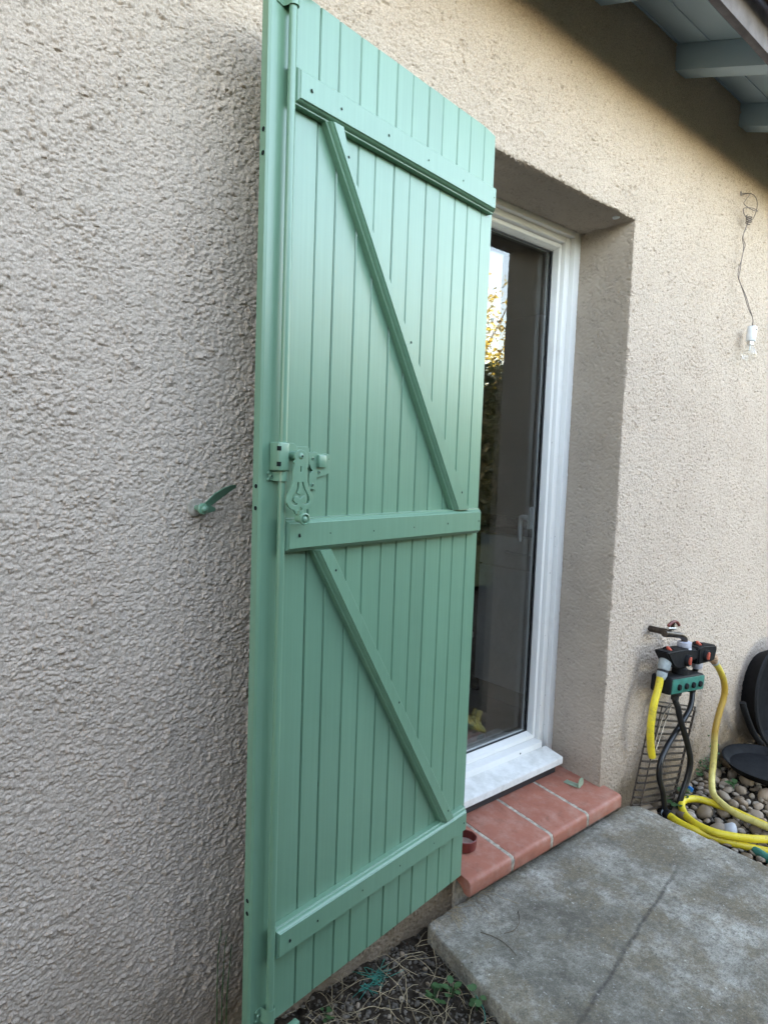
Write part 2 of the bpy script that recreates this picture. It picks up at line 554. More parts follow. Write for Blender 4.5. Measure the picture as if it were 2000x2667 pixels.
def lathe_data(prof, origin=(0, 0, 0), axis=(0, 0, 1), seg=24):
    """prof: list of (r, h) along axis"""
    ax = np.array(axis, float); ax /= np.linalg.norm(ax)
    ref = np.array([0, 0, 1.0]) if abs(ax[2]) < 0.9 else np.array([1.0, 0, 0])
    X = np.cross(ax, ref); X /= np.linalg.norm(X)
    Y = np.cross(ax, X)
    V, F = [], []
    for r, h in prof:
        for a in np.linspace(0, 2 * np.pi, seg, endpoint=False):
            V.append(np.array(origin) + ax * h + max(r, 1e-5) * (np.cos(a) * X + np.sin(a) * Y))
    for i in range(len(prof) - 1):
        for j in range(seg):
            k = (j + 1) % seg
            F.append((i * seg + j, i * seg + k, (i + 1) * seg + k, (i + 1) * seg + j))
    F.append(tuple(reversed(range(seg))))
    F.append(tuple(range((len(prof) - 1) * seg, len(prof) * seg)))
    return V, F


def lathe(name, prof, mat, parent=None, origin=(0, 0, 0), axis=(0, 0, 1), seg=24, smooth=40, **kw):
    return link(name, pydata(name, *lathe_data(prof, origin, axis, seg)), mat, parent, smooth=smooth, **kw)


def offset_poly(P, d):
    """inset each edge i (P[i]->P[i+1], counter-clockwise) by d[i]"""
    n = len(P)
    L = []
    for i in range(n):
        a, b = P[i], P[(i + 1) % n]
        t = (b - a) / np.linalg.norm(b - a)
        nn = np.array([-t[1], t[0]])
        L.append((a + nn * d[i], t))
    out = []
    for i in range(n):
        (a, t), (b, s) = L[i - 1], L[i]
        A = np.array([t, -s]).T
        if abs(np.linalg.det(A)) < 1e-6:
            out.append(b)
        else:
            k = np.linalg.solve(A, b - a)
            out.append(a + t * k[0])
    return out


def moulded_data(poly, rings, edges=None):
    """poly in local (x,z), counter-clockwise seen from the front (-y). rings: (inset, height)"""
    P = [np.array(p, float) for p in poly]
    n = len(P)
    edges = edges or [1] * n
    V, F = [], []
    for ins, h in rings:
        for q in offset_poly(P, [ins * e for e in edges]):
            V.append((q[0], -h, q[1]))
    for i in range(len(rings) - 1):
        for j in range(n):
            k = (j + 1) % n
            F.append((i * n + j, i * n + k, (i + 1) * n + k, (i + 1) * n + j))
    F.append(tuple(range((len(rings) - 1) * n, len(rings) * n)))
    return V, F


def plate_from_outline(name, outer, holes, thick, mat, parent, bev=0.0006, y=0.0, **kw):
    """flat ornate plate cut from 2-D outlines in local (x,z); front towards -y"""
    cu = bpy.data.curves.new(name, 'CURVE')
    cu.dimensions = '2D'
    cu.fill_mode = 'BOTH'
    cu.extrude = thick / 2
    cu.bevel_depth = bev
    cu.bevel_resolution = 1
    for poly in [outer] + holes:
        s = cu.splines.new('POLY')
        s.points.add(len(poly) - 1)
        for p, (x, z) in zip(s.points, poly):
            p.co = (x, z, 0, 1)
        s.use_cyclic_u = True
    tmp = bpy.data.objects.new(name, cu)
    COL.objects.link(tmp)
    dg = bpy.context.evaluated_depsgraph_get()
    me = bpy.data.meshes.new_from_object(tmp.evaluated_get(dg))
    bpy.data.objects.remove(tmp)
    co = np.zeros(len(me.vertices) * 3)
    me.vertices.foreach_get('co', co)
    co = co.reshape(-1, 3)
    co = np.stack([co[:, 0], y - co[:, 2], co[:, 1]], -1)
    me.vertices.foreach_set('co', co.reshape(-1))
    me.update()
    me.materials.clear()
    return link(name, me, mat, parent, smooth=30, **kw)

# ------------------------------------------------------------------ stucco relief
def band_field(n, cell, wl, aniso, spread, rng):
    fx = np.fft.fftfreq(n, cell)[None, :]
    fz = np.fft.fftfreq(n, cell)[:, None]
    fr = np.sqrt((fx * aniso) ** 2 + fz ** 2) + 1e-9
    amp = np.exp(-((np.log(fr * wl)) ** 2) / (2 * spread ** 2))
    ph = np.fft.fft2(rng.standard_normal((n, n)))
    f = np.real(np.fft.ifft2(ph * amp))
    return f / f.std()


FN, FC = 1280, 0.0015
def flake_field(nx, nz, drop, base_sd, tilt, rng):
    """roughcast crumbs: tilted, domed flakes that overlap, sharp creases between them (metres, periodic)"""
    L = FN * FC
    cx, cz = L / nx, L / nz
    jx = rng.uniform(0, 1, (nz, nx)); jz = rng.uniform(0, 1, (nz, nx))
    h0 = rng.normal(0, base_sd, (nz, nx))
    tx = rng.normal(0, tilt, (nz, nx)); tz = rng.normal(0, tilt, (nz, nx))
    an = rng.normal(0, 0.45, (nz, nx)); sz = rng.uniform(0.75, 1.5, (nz, nx))
    p = (np.arange(FN) + 0.5) * FC
    X, Z = np.meshgrid(p, p)
    ix = np.floor(X / cx).astype(int); iz = np.floor(Z / cz).astype(int)
    out = np.full((FN, FN), -1.0)
    for oz in (-2, -1, 0, 1, 2):
        for ox in (-1, 0, 1):
            jj = (iz + oz) % nz; ii = (ix + ox) % nx
            dx = X - (ix + ox + jx[jj, ii]) * cx
            dz = Z - (iz + oz + jz[jj, ii]) * cz
            c, s_ = np.cos(an[jj, ii]), np.sin(an[jj, ii])
            u = (dx * c + dz * s_) / (cx * sz[jj, ii]); v = (-dx * s_ + dz * c) / (cz * sz[jj, ii])
            q = u * u + v * v
            out = np.maximum(out, h0[jj, ii] + tx[jj, ii] * dx + tz[jj, ii] * dz - drop * q)
    return out - out.mean()


_f3 = band_field(FN, FC, 0.020, 1.4, 0.5, RNG)
_f4 = band_field(FN, FC, 0.30, 1.0, 0.5, RNG)
_f5 = band_field(FN, FC, 0.045, 1.2, 0.5, RNG)
_amp = np.clip(1.0 + 0.18 * _f5 + 0.12 * _f4, 0.45, 1.6)          # flatter and rougher patches
STUCCO = _amp * (1.15 * flake_field(370, 600, 0.0019, 0.00085, 0.26, RNG) + flake_field(250, 400, 0.0006, 0.0004, 0.12, RNG) + 0.00025 * _f3) + 0.0006 * _f4


def stucco_h(x, z):
    u = (x / FC) % FN
    v = (z / FC) % FN
    i0 = np.floor(u).astype(int); j0 = np.floor(v).astype(int)
    a = u - i0; b = v - j0
    i0 %= FN; j0 %= FN
    i1 = (i0 + 1) % FN; j1 = (j0 + 1) % FN
    S = STUCCO
    return S[j0, i0] * (1 - a) * (1 - b) + S[j0, i1] * a * (1 - b) + S[j1, i0] * (1 - a) * b + S[j1, i1] * a * b


WD, HD, RD = 0.816, 2.15, 0.226          # door opening width, height, reveal depth


def stucco_patch(x0, x1, z0, z1, step, round_edges=''):
    nx = max(2, int((x1 - x0) / step) + 1)
    nz = max(2, int((z1 - z0) / step) + 1)
    x = np.linspace(x0, x1, nx); z = np.linspace(z0, z1, nz)
    X, Z = np.meshgrid(x, z)
    Hh = stucco_h(X, Z)
    Y = -Hh
    def edge(d):                      # rounded arris of the opening
        t = np.clip(1 - d / 0.010, 0, 1)
        return 0.010 * (1 - np.sqrt(np.clip(1 - t * t, 0, 1)))
    if 'L' in round_edges: Y = Y + edge(X - x0) * (Z < HD + 0.004)
    if 'R' in round_edges: Y = Y + edge(x1 - X)
    if 'B' in round_edges: Y = Y + edge(Z - z0)
    V = np.stack([X, Y, Z], -1)
    if 'L' in round_edges: V[:, 0, 0] += 1.2 * Hh[:, 0] * (z < HD); V[:, 1, 0] += 0.8 * Hh[:, 1] * (z < HD)
    if 'B' in round_edges: V[0, :, 2] += 1.2 * Hh[0]; V[1, :, 2] += 0.8 * Hh[1]
    me = grid_mesh('wall', V)
    if step < 0.01:
        me.polygons.foreach_set('use_smooth', np.zeros(len(me.polygons), dtype=bool))   # crisp grit
        me.update()
    return me


house = empty('house', (0, 0, 0), label='beige roughcast house wall with timber eaves around the glazed door', cat='house')
TOPZ = 2.88
for args in ((-1.30, -0.68, -0.02, 2.25, 0.00155, ''),
             (-0.682, -0.598, -0.24, 2.25, 0.006, ''),
             (-1.40, -0.68, -0.24, -0.018, 0.004, ''),
             (-1.40, -1.298, -0.02, 2.25, 0.004, ''),
             (-0.602, 0.004, 0.098, 2.155, 0.012, 'R'),
             (-0.602, 0.004, -0.24, 0.10, 0.004, 'R'),
             (WD, 2.52, -0.30, TOPZ, 0.0034, 'L'),
             (-0.004, WD + 0.003, HD, TOPZ, 0.0028, 'B'),
             (-0.602, -0.002, 2.15, TOPZ, 0.0028, ''),
             (-1.40, -0.60, 2.248, TOPZ, 0.006, ''),
             (2.518, 7.0, -0.30, TOPZ, 0.03, ''),
             (-6.0, -1.398, -0.24, TOPZ, 0.03, '')):
    link('wall', stucco_patch(*args), 'stucco', house)


def reveal_patch(kind):
    step = 0.0030
    y = np.linspace(0.0035, RD + 0.12, int(0.34 / step))
    if kind == 'right' or kind == 'left':
        z = np.linspace(-0.06, HD + 0.003, int(2.2 / step))
        Y, Z = np.meshgrid(y, z)
        h = stucco_h(Y + 3.3, Z)
        h = np.where(h > 0.0008, 0.0008 + 0.15 * (h - 0.0008), h) * np.clip(0.75 + 0.9 * (0.03 - Y) / 0.03, 0.75, 1.2)
        X = (WD - h) if kind == 'right' else (0.0 + h)
        V = np.stack([X, Y, Z], -1)
        if kind == 'left': V = V[:, ::-1]
    else:
        x = np.linspace(-0.002, WD + 0.002, int(0.82 / step))
        X, Y = np.meshgrid(x, y)
        h = 0.9 * stucco_h(X, Y + 1.7)
        V = np.stack([X, Y, HD - h], -1)
    return grid_mesh('reveal', V)


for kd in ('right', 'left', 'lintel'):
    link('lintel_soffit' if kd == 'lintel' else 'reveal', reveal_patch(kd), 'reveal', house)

# eaves: rafters, boards, fascia, gutter, roof covering
SL = 0.345
def slope_box(name, x0, x1, y0, y1, zb0, h, mat, parent, bev=0.003):
    """box that follows the roof pitch; zb0 = underside height at y = 0; y0 is the outer end"""
    me = box_mesh(name, (x0, y0, 0), (x1, y1, h), bev)
    for v in me.vertices:
        v.co.z += zb0 + SL * v.co.y
    return link(name, me, mat, parent, smooth=35)

for i in range(-8, 10):
    xr = 1.03 + 0.593 * i
    slope_box('rafter', xr, xr + 0.082, -0.352, 0.6, 2.755, 0.095, 'eave', house)
yb = -0.352
for i in range(9):
    slope_box('soffit_board', -6.0, 7.0, yb, yb + 0.112, 2.851, 0.018, 'eave', house, 0.004)
    yb += 0.1145
box('fascia_board', (-6, -0.382, 2.602), (7, -0.355, 2.742), 'fascia', house, 0.004)
# half-round gutter hung outside the fascia
gv = []
gp = [(-0.405 - 0.06 * (1 - math.cos(a)), 2.735 - 0.06 * math.sin(a)) for a in np.linspace(0, math.pi, 11)]
gin = [(-0.405 - 0.06 + (p[0] + 0.465) * 0.93, 2.735 + (p[1] - 2.735) * 0.93) for p in gp]
ring = gp + gin[::-1]
V = [(-6, y, z) for y, z in ring] + [(7, y, z) for y, z in ring]
n = len(ring)
F = [(j, (j + 1) % n, n + (j + 1) % n, n + j) for j in range(n)]
link('gutter', pydata('gutter', V, F), 'gutter', house, smooth=50)
# roof deck behind and above (keeps the low sun off the garden front)
RY, RZ = 12.0, 2.76 + SL * 12.4
link('roof', pydata('roof', [(-6, -0.40, 2.76), (7, -0.40, 2.76), (7, RY, RZ), (-6, RY, RZ), (7, 2 * RY, 2.76), (-6, 2 * RY, 2.76),
                             (-6, -0.40, 2.735), (7, -0.40, 2.735), (7, RY, RZ - 0.03), (-6, RY, RZ - 0.03), (7, 2 * RY, 2.73), (-6, 2 * RY, 2.73)],
                    [(0, 1, 2, 3), (3, 2, 4, 5), (7, 6, 9, 8), (8, 9, 11, 10), (0, 6, 7, 1), (5, 4, 10, 11), (0, 3, 9, 6), (3, 5, 11, 9), (1, 7, 8, 2), (2, 8, 10, 4)]), 'rooftile', house)
box('gable_wall', (6.8, 0.05, -0.3), (7.0, 2 * RY, 2.75), 'kwall', house)
box('gable_wall', (-6.0, 0.05, -0.3), (-5.8, 2 * RY, 2.75), 'kwall', house)
for gx in (6.9, -5.9):
    link('gable', pydata('gable', [(gx, 0, 2.7), (gx, 2 * RY, 2.7), (gx, RY, RZ - 0.05)], [(0, 1, 2)]), 'kwall', house)
for i in range(-30, 36):
    xt = 0.20 * i + 0.04
    seg = 8
    V, F = [], []
    for yy, zz in ((-0.45, 2.752), (0.10, 2.94)):
        for a in np.linspace(0, math.pi, seg):
            V.append((xt + 0.085 * math.cos(a), yy, zz + 0.05 * math.sin(a)))
        for a in np.linspace(math.pi, 0, seg):
            V.append((xt + 0.070 * math.cos(a), yy, zz - 0.002 + 0.036 * math.sin(a)))
    m2 = 2 * seg
    F = [(j, (j + 1) % m2, m2 + (j + 1) % m2, m2 + j) for j in range(m2)] + [tuple(range(m2))]
    if i < -3 or i > 18: continue
    link('roof_tile', pydata('roof_tile', V, F), 'rooftile', house, smooth=45)
# room shell behind the door: side walls, back wall, ceiling, floor
box('inner_wall', (-2.6, 3.4, -0.05), (3.6, 3.5, 2.62), 'kwall', house)
box('inner_wall', (-2.7, 0.36, -0.05), (-2.6, 3.5, 2.62), 'kwall', house)
box('inner_wall', (3.6, 0.36, -0.05), (3.7, 3.5, 2.62), 'kwall', house)
box('inner_wall', (-2.7, 0.33, -0.05), (-0.02, 0.355, 2.62), 'kwall', house)
box('inner_wall', (WD + 0.02, 0.33, -0.05), (3.7, 0.355, 2.62), 'kwall', house)
box('inner_wall', (-0.05, 0.345, HD + 0.01), (WD + 0.05, 0.37, 2.62), 'kwall', house)
box('ceiling', (-2.7, 0.34, 2.62), (3.7, 3.5, 2.68), 'kwall', house)
box('inner_floor', (-2.7, 0.30, -0.07), (3.7, 3.5, 0.015), 'kfloor', house)

# ------------------------------------------------------------------ ground
def bump_noise(X, Y, s, amp, seed):
    r = np.random.default_rng(seed)
    out = np.zeros_like(X)
    for _ in range(26):
        a = r.uniform(0, 2 * np.pi); f = s * r.uniform(0.5, 2.2)
        out += np.sin((X * np.cos(a) + Y * np.sin(a)) * f * 2 * np.pi + r.uniform(0, 6.3)) / 26 ** 0.5
    return out * amp

x = np.concatenate([np.linspace(-250, -8, 14), np.linspace(-7.5, -1.4, 60), np.linspace(-1.38, 0.2, 230), np.linspace(0.22, 3.0, 90), np.linspace(3.3, 8, 30), np.linspace(9, 250, 14)])
y = np.concatenate([np.linspace(-250, -8, 14), np.linspace(-7.5, -1.3, 60), np.linspace(-1.28, 0.02, 200)])
X, Y = np.meshgrid(x, y)
Z = -0.152 + bump_noise(X, Y, 9, 0.006, 3) + bump_noise(X, Y, 30, 0.003, 4)
Z = np.where(X > 0.9, Z - 0.105 * np.clip((X - 0.9) / 0.15, 0, 1), Z)
Z = np.where(Y < -3.0, np.clip(Z, -0.2, -0.17), Z)
ground = link('ground', grid_mesh('ground', np.stack([X, Y, Z], -1)), 'soil', kind='structure')

lx = np.concatenate([np.linspace(-200, -6, 20), np.linspace(-5.5, 10, 60), np.linspace(11, 200, 20)])
ly = np.concatenate([np.linspace(-200, -8, 16), np.linspace(-7.6, -3.0, 20)])
X, Y = np.meshgrid(lx, ly)
link('lawn', grid_mesh('lawn', np.stack([X, Y, -0.145 + 0 * X + bump_noise(X, Y, 0.8, 0.008, 9)], -1)), 'lawn', kind='structure')

# concrete slab: worn outline, rounded arris
def slab():
    outline = [(-0.150, -0.036), (0.30, -0.030), (0.70, -0.036), (0.955, -0.040), (0.988, -0.052), (1.000, -0.085), (0.985, -0.30), (0.972, -0.56), (0.95, -1.2), (0.93, -2.4),
               (-0.36, -2.4), (-0.31, -1.2), (-0.262, -0.70), (-0.227, -0.418), (-0.195, -0.242), (-0.166, -0.075)]
    P = []
    m = len(outline)
    r = np.random.default_rng(5)
    for i in range(m):
        a = np.array(outline[i]); b = np.array(outline[(i + 1) % m])
        k = max(1, int(np.linalg.norm(b - a) / 0.022))
        for t in range(k):
            P.append(a + (b - a) * t / k + r.normal(0, 0.0016, 2))
    P = P[::-1]                        # counter-clockwise from above
    n = len(P)
    V, F = [], []
    for ins, zz in ((0.0, -0.165), (0.0, -0.125), (0.0005, -0.106), (0.002, -0.1025), (0.005, -0.1003), (0.03, -0.0995)):
        Q = offset_poly(P, [ins] * n)
        for q in Q:
            V.append((q[0], q[1], zz + (r.normal(0, 0.0009) if 0 < ins < 0.004 else 0)))
    for i in range(5):
        for j in range(n):
            k = (j + 1) % n
            F.append((i * n + j, i * n + k, (i + 1) * n + k, (i + 1) * n + j))
    F.append(tuple(range(5 * n, 6 * n)))
    return pydata('concrete_slab', V, F)

link('concrete_slab', slab(), 'concrete', kind='structure', smooth=32)

# ------------------------------------------------------------------ door step of terracotta nosing tiles
step = empty('door_step', (0.4, 0, 0), label='terracotta tiled door step with pale mortar joints under the glazed door', cat='step')
def in_step(me):
    for v in me.vertices: v.co.x -= 0.4
    return me

def nosing_tile(x0, x1, name='tile', inset=0.0, y_front=-0.078, back=0.24):
    # profile (y, z): flat top sloping outwards, round nose, straight front, underside with a drip notch
    yf = y_front + inset
    ztop = lambda yy: 0.10 * yy
    pr = [(back, ztop(back) - 0.02), (back, ztop(back) - inset), (yf + 0.016, ztop(yf + 0.016) - inset)]
    for a in np.linspace(0.3, 1.0, 5):
        pr.append((yf + 0.016 - 0.016 * math.sin(a * math.pi / 2), ztop(yf) - 0.014 - inset + 0.0155 * math.cos(a * math.pi / 2)))
    pr += [(yf, -0.052 + inset), (yf + 0.003, -0.057 + inset), (yf + 0.008, -0.059 + inset), (yf + 0.022, -0.055 + inset), (yf + 0.030, -0.042), (yf + 0.05, -0.030), (back, -0.012)]
    V, F = [], []
    n = len(pr)
    e = 0.0022
    cols = [(x0, 0.0018), (x0 + e, 0), (x1 - e, 0), (x1, 0.0018)]
    cy = sum(p[0] for p in pr) / n; cz = sum(p[1] for p in pr) / n
    for xx, sh in cols:
        for (yy, zz) in pr:
            dy, dz = yy - cy, zz - cz
            L = math.hypot(dy, dz)
            V.append((xx, yy - dy / L * sh, zz - dz / L * sh))
    for i in range(3):
        for j in range(n):
            k = (j + 1) % n
            F.append((i * n + j, i * n + k, (i + 1) * n + k, (i + 1) * n + j))
    F.append(tuple(reversed(range(n)))); F.append(tuple(range(3 * n, 4 * n)))
    me = pydata(name, V, F)
    bm = bmesh.new(); bm.from_mesh(me); bmesh.ops.recalc_face_normals(bm, faces=bm.faces); bm.to_mesh(me); bm.free()
    return in_step(me)

TX = [(-0.018, 0.179), (0.194, 0.390), (0.405, 0.610), (0.625, 0.848)]
for a, b in TX:
    link('tile', nosing_tile(a, b), 'terracotta', step, smooth=35)
for a, b in ((0.179, 0.194), (0.390, 0.405), (0.610, 0.625)):
    me = nosing_tile(a - 0.001, b + 0.001, 'mortar_joint', 0.0012)
    bm = bmesh.new(); bm.from_mesh(me)
    bmesh.ops.subdivide_edges(bm, edges=[e for e in bm.edges if e.calc_length() > 0.03], cuts=30, use_grid_fill=True)
    for v in bm.verts:
        v.co += Vector((RNG.normal(0, 0.0007), RNG.normal(0, 0.0008), RNG.normal(0, 0.0008)))
    bm.to_mesh(me); bm.free()
    link('mortar_joint', me, 'mortar', step, smooth=60)
me = box_mesh('mortar_bed', (-0.01, -0.012, -0.24), (0.845, 0.30, -0.03))
link('mortar_bed', in_step(me), 'mortar', step)

# ------------------------------------------------------------------ glazed door
door = empty('glazed_door', (0.41, 0.25, 0.09), label='white framed glazed door set deep in the rough wall opening', cat='door')
def dpart(name, lo, hi, mat, bev=0.002, parent=None, **kw):
    o = (0.41, 0.25, 0.09)
    lo = [lo[i] - o[i] for i in range(3)]; hi = [hi[i] - o[i] for i in range(3)]
    return box(name, lo, hi, mat, parent or door, bev, **kw)
ZB = 0.100
FX = 0.7445
# outer frame: flat outer strip, then a rounded ridge stepping back to the sash
dpart('frame_jamb', (0.7785, 0.226, 0.02), (WD + 0.006, 0.330, HD + 0.004), 'pvc')
dpart('frame_jamb', (FX, 0.2440, ZB), (0.7783, 0.330, 2.1278), 'pvc', 0.006)
dpart('frame_jamb', (-0.006, 0.226, 0.02), (0.0375, 0.330, HD + 0.004), 'pvc')
dpart('frame_jamb', (0.0377, 0.2440, ZB), (0.0715, 0.330, 2.1278), 'pvc', 0.006)
dpart('frame_head', (0.0377, 0.226, 2.128), (0.7783, 0.330, HD + 0.003), 'pvc')
dpart('frame_head', (0.0717, 0.2440, 2.1032), (FX - 0.0002, 0.330, 2.1278), 'pvc', 0.006)
dpart('frame_threshold', (0.0717, 0.2230, 0.070), (FX - 0.0002, 0.330, 0.1270), 'pvc', 0.004)
# sash: stiles, rails with sloping glazing bead
def sash_bar(name, pts, mat='pvc'):
    V = [(p[0] - 0.41, p[1] - 0.25, p[2] - 0.09) for p in pts]
    F = [(0, 1, 5, 4), (1, 2, 6, 5), (2, 3, 7, 6), (3, 0, 4, 7), (3, 2, 1, 0), (4, 5, 6, 7)]
    me = pydata(name, V, F)
    bm = bmesh.new(); bm.from_mesh(me); bmesh.ops.recalc_face_normals(bm, faces=bm.faces)
    bmesh.ops.bevel(bm, geom=list(bm.edges), offset=0.0015, segments=2, affect='EDGES'); bm.to_mesh(me); bm.free()
    return link(name, me, mat, door, smooth=40)
xl, xr, zb, zt = 0.0735, FX - 0.002, 0.1285, 2.1010
w = 0.0145
yf, yg = 0.2600, 0.291
# four mitred members, front face then bead back to the glass line
def member(name, o, i, f0, f1, back):
    # o: two outer points (x,z), i: two inner points (x,z)
    V = []
    for (px, pz) in o: V += [(px, f0, pz)]
    for (px, pz) in reversed(i): V += [(px, f1, pz)]
    for (px, pz) in o: V += [(px, back, pz)]
    for (px, pz) in reversed(i): V += [(px, back, pz)]
    return sash_bar(name, V)
O = [(xl, zb), (xr, zb), (xr, zt), (xl, zt)]
I = [(xl + w, zb + w), (xr - w, zb + w), (xr - w, zt - w), (xl + w, zt - w)]
J = [(xl + w + 0.008, zb + w + 0.011), (xr - w - 0.006, zb + w + 0.011), (xr - w - 0.006, zt - w - 0.011), (xl + w + 0.008, zt - w - 0.011)]
for a in range(4):
    b = (a + 1) % 4
    nm = 'sash_stile' if a in (1, 3) else 'sash_rail'
    member(nm, (O[a], O[b]), (I[a], I[b]), yf, yf + 0.002, 0.318)
    member('glazing_bead', (I[a], I[b]), (J[a], J[b]), yf + 0.004, 0.2870, 0.310)
K = [(J[0][0] + 0.005, J[0][1] + 0.005), (J[1][0] - 0.005, J[1][1] + 0.005), (J[2][0] - 0.005, J[2][1] - 0.005), (J[3][0] + 0.005, J[3][1] - 0.005)]
for a in range(4):
    b = (a + 1) % 4
    V = []
    for yy in (0.2865, 0.2910):
        for p in (J[a], J[b], K[b], K[a]):
            V.append((p[0] - 0.41, yy - 0.25, p[1] - 0.09))
    link('gasket', pydata('gasket', V, [(0, 1, 2, 3), (7, 6, 5, 4), (0, 4, 5, 1), (1, 5, 6, 2), (2, 6, 7, 3), (3, 7, 4, 0)]), 'gasket', door)
dpart('pane', (J[0][0] - 0.004, 0.2915, J[0][1] - 0.004), (J[1][0] + 0.004, 0.2916, J[2][1] + 0.004), 'glass', 0)
dpart('pane', (J[0][0] - 0.004, 0.3085, J[0][1] - 0.004), (J[1][0] + 0.004, 0.3086, J[2][1] + 0.004), 'glass', 0)
for xx in (J[0][0] - 0.004, J[1][0] + 0.0):
    dpart('spacer_bar', (xx, 0.2930, J[0][1]), (xx + 0.006, 0.3070, J[2][1]), 'steel', 0)
# inside handle
hp = [(0.722, 0.330, 1.03), (0.722, 0.366, 1.03), (0.722, 0.372, 1.022), (0.722, 0.374, 0.99), (0.722, 0.372, 0.93)]
tube('door_handle', [(p[0] - 0.41, p[1] - 0.25, p[2] - 0.09) for p in spline_pts(hp, 6)], 0.010, 'handlegrey', door, 12)
dpart('handle_plate', (0.707, 0.318, 0.985), (0.737, 0.330, 1.075), 'handlegrey', 0.003)
# sill plate in front of the threshold
V = []
for xx in (0.052, 0.764):
    for (yy, zz) in ((0.2225, 0.1035), (0.140, 0.088), (0.136, 0.085), (0.136, 0.060), (0.140, 0.058), (0.150, 0.062), (0.2225, 0.078)):
        V.append((xx - 0.41, yy - 0.25, zz - 0.09))
F = [(j, (j + 1) % 7, 7 + (j + 1) % 7, 7 + j) for j in range(7)] + [tuple(reversed(range(7))), tuple(range(7, 14))]
me = pydata('sill_plate', V, F)
bm = bmesh.new(); bm.from_mesh(me); bmesh.ops.recalc_face_normals(bm, faces=bm.faces); bmesh.ops.bevel(bm, geom=list(bm.edges), offset=0.0015, segments=2, affect='EDGES'); bm.to_mesh(me); bm.free()
link('sill_plate', me, 'sill', door, smooth=35)
dpart('threshold_packer', (0.06, 0.160, 0.020), (0.75, 0.300, 0.066), 'gasket', 0)
lathe('drain_hole', [(0.0035, 0), (0.0035, 0.0008)], 'hole', door, origin=(0.60 - 0.41, 0.2226 - 0.25, 0.113 - 0.09), axis=(0, -1, 0), seg=10)

# ------------------------------------------------------------------ kitchen seen through the glass
kit = empty('kitchen_cabinet', (1.4, 0.8, 0.015), label='pale kitchen base cabinet with drawer seen through the door glass', cat='cabinet')
def kpart(name, lo, hi, mat, bev=0.002):
    o = (1.4, 0.8, 0.015)
    return box(name, [lo[i] - o[i] for i in range(3)], [hi[i] - o[i] for i in range(3)], mat, kit, bev)
kpart('carcass', (1.172, 0.42, 0.11), (1.70, 0.955, 0.895), 'kitchen')
kpart('cabinet_door', (1.150, 0.424, 0.115), (1.170, 0.951, 0.722), 'kitchen')
kpart('drawer_front', (1.150, 0.424, 0.732), (1.170, 0.951, 0.885), 'kitchen')
kpart('worktop', (1.130, 0.40, 0.896), (1.72, 1.62, 0.930), 'kdark')
kpart('plinth', (1.20, 0.42, 0.016), (1.69, 0.955, 0.109), 'kwall', 0)
tube('drawer_handle', [(p[0] - 1.4, p[1] - 0.8, p[2] - 0.015) for p in spline_pts([(1.150, 0.62, 0.808), (1.125, 0.625, 0.808), (1.120, 0.65, 0.808), (1.120, 0.74, 0.808), (1.125, 0.765, 0.808), (1.150, 0.77, 0.808)], 6)], 0.007, 'kitchen', kit)
oven = empty('oven', (1.4, 1.28, 0.015), label='dark built-in appliance beside the pale cabinet behind the glass', cat='appliance')
box('oven_body', (-0.22, -0.31, 0.09), (0.3, 0.31, 0.88), 'kdark', oven, 0.004)
box('oven_rail', (-0.245, -0.26, 0.62), (-0.222, 0.26, 0.64), 'steel', oven, 0.004)
box('oven_shelf', (-0.235, -0.29, 0.30), (-0.2205, 0.29, 0.33), 'kwall', oven, 0.004)
box('oven_foot', (-0.18, -0.29, 0.0), (0.28, 0.29, 0.089), 'kdark', oven)

# ------------------------------------------------------------------ green shutter
SH_ANG = 0.1359
shutter = empty('shutter', (-0.0297, -0.0497, 0.0), (0, 0, SH_ANG),
                label='tall pale green board shutter with Z braces, swung open beside the door', cat='shutter')
ST, SB, SWD = 2.152, 0.0037, 0.7864
G = [0.0, 0.055, 0.120, 0.176, 0.241, 0.297, 0.360, 0.417, 0.482, 0.537, 0.602, 0.657, SWD]
def plank_mesh(u0, u1, last, seed):
    r = np.random.default_rng(seed)
    x0, x1 = -u1, -u0
    c = 0.0028
    gap = 0.0008
    # cross section (x, y): front -y is y=0
    sec = [(x0 + gap, 0.024), (x0 + gap, c), (x0 + gap + c * 0.8, 0.0), (x1 - gap - c * 0.8, 0.0), (x1 - gap, c), (x1 - gap, 0.024)]
    if last:
        sec = [(x0 + 0.0015, 0.024), (x0, 0.0225), (x0, 0.0045), (x0 + 0.0045, 0.0), (x1 - gap - c * 0.8, 0.0), (x1 - gap, c), (x1 - gap, 0.024)]
    if u0 == 0:
        sec = [(x0 + gap, 0.024), (x0 + gap, c), (x0 + gap + c * 0.8, 0.0), (-0.002, 0.0), (0.0, 0.002), (0.0, 0.024)]
    zs = [SB, SB + 0.0015] + list(np.linspace(SB + 0.05, ST - 0.05, 22)) + [ST - 0.0015, ST]
    V, F = [], []
    n = len(sec)
    ph = r.uniform(0, 6.3)
    for k, z in enumerate(zs):
        ins = 0.0012 if k in (0, len(zs) - 1) else 0
        dy = 0.0004 * math.sin(z * 2.2 + ph)
        for (sx_, sy_) in sec:
            wob = 0.0004 * math.sin(z * 5 + ph * 2)
            V.append((sx_ + (wob if not last else 0), sy_ + dy + (ins if sy_ < 0.01 else 0), z))
    for k in range(len(zs) - 1):
        for j in range(n):
            q = (j + 1) % n
            F.append((k * n + j, k * n + q, (k + 1) * n + q, (k + 1) * n + j))
    F.append(tuple(reversed(range(n)))); F.append(tuple(range((len(zs) - 1) * n, len(zs) * n)))
    me = pydata('plank', V, F)
    bm = bmesh.new(); bm.from_mesh(me); bmesh.ops.recalc_face_normals(bm, faces=bm.faces); bm.to_mesh(me); bm.free()
    return me
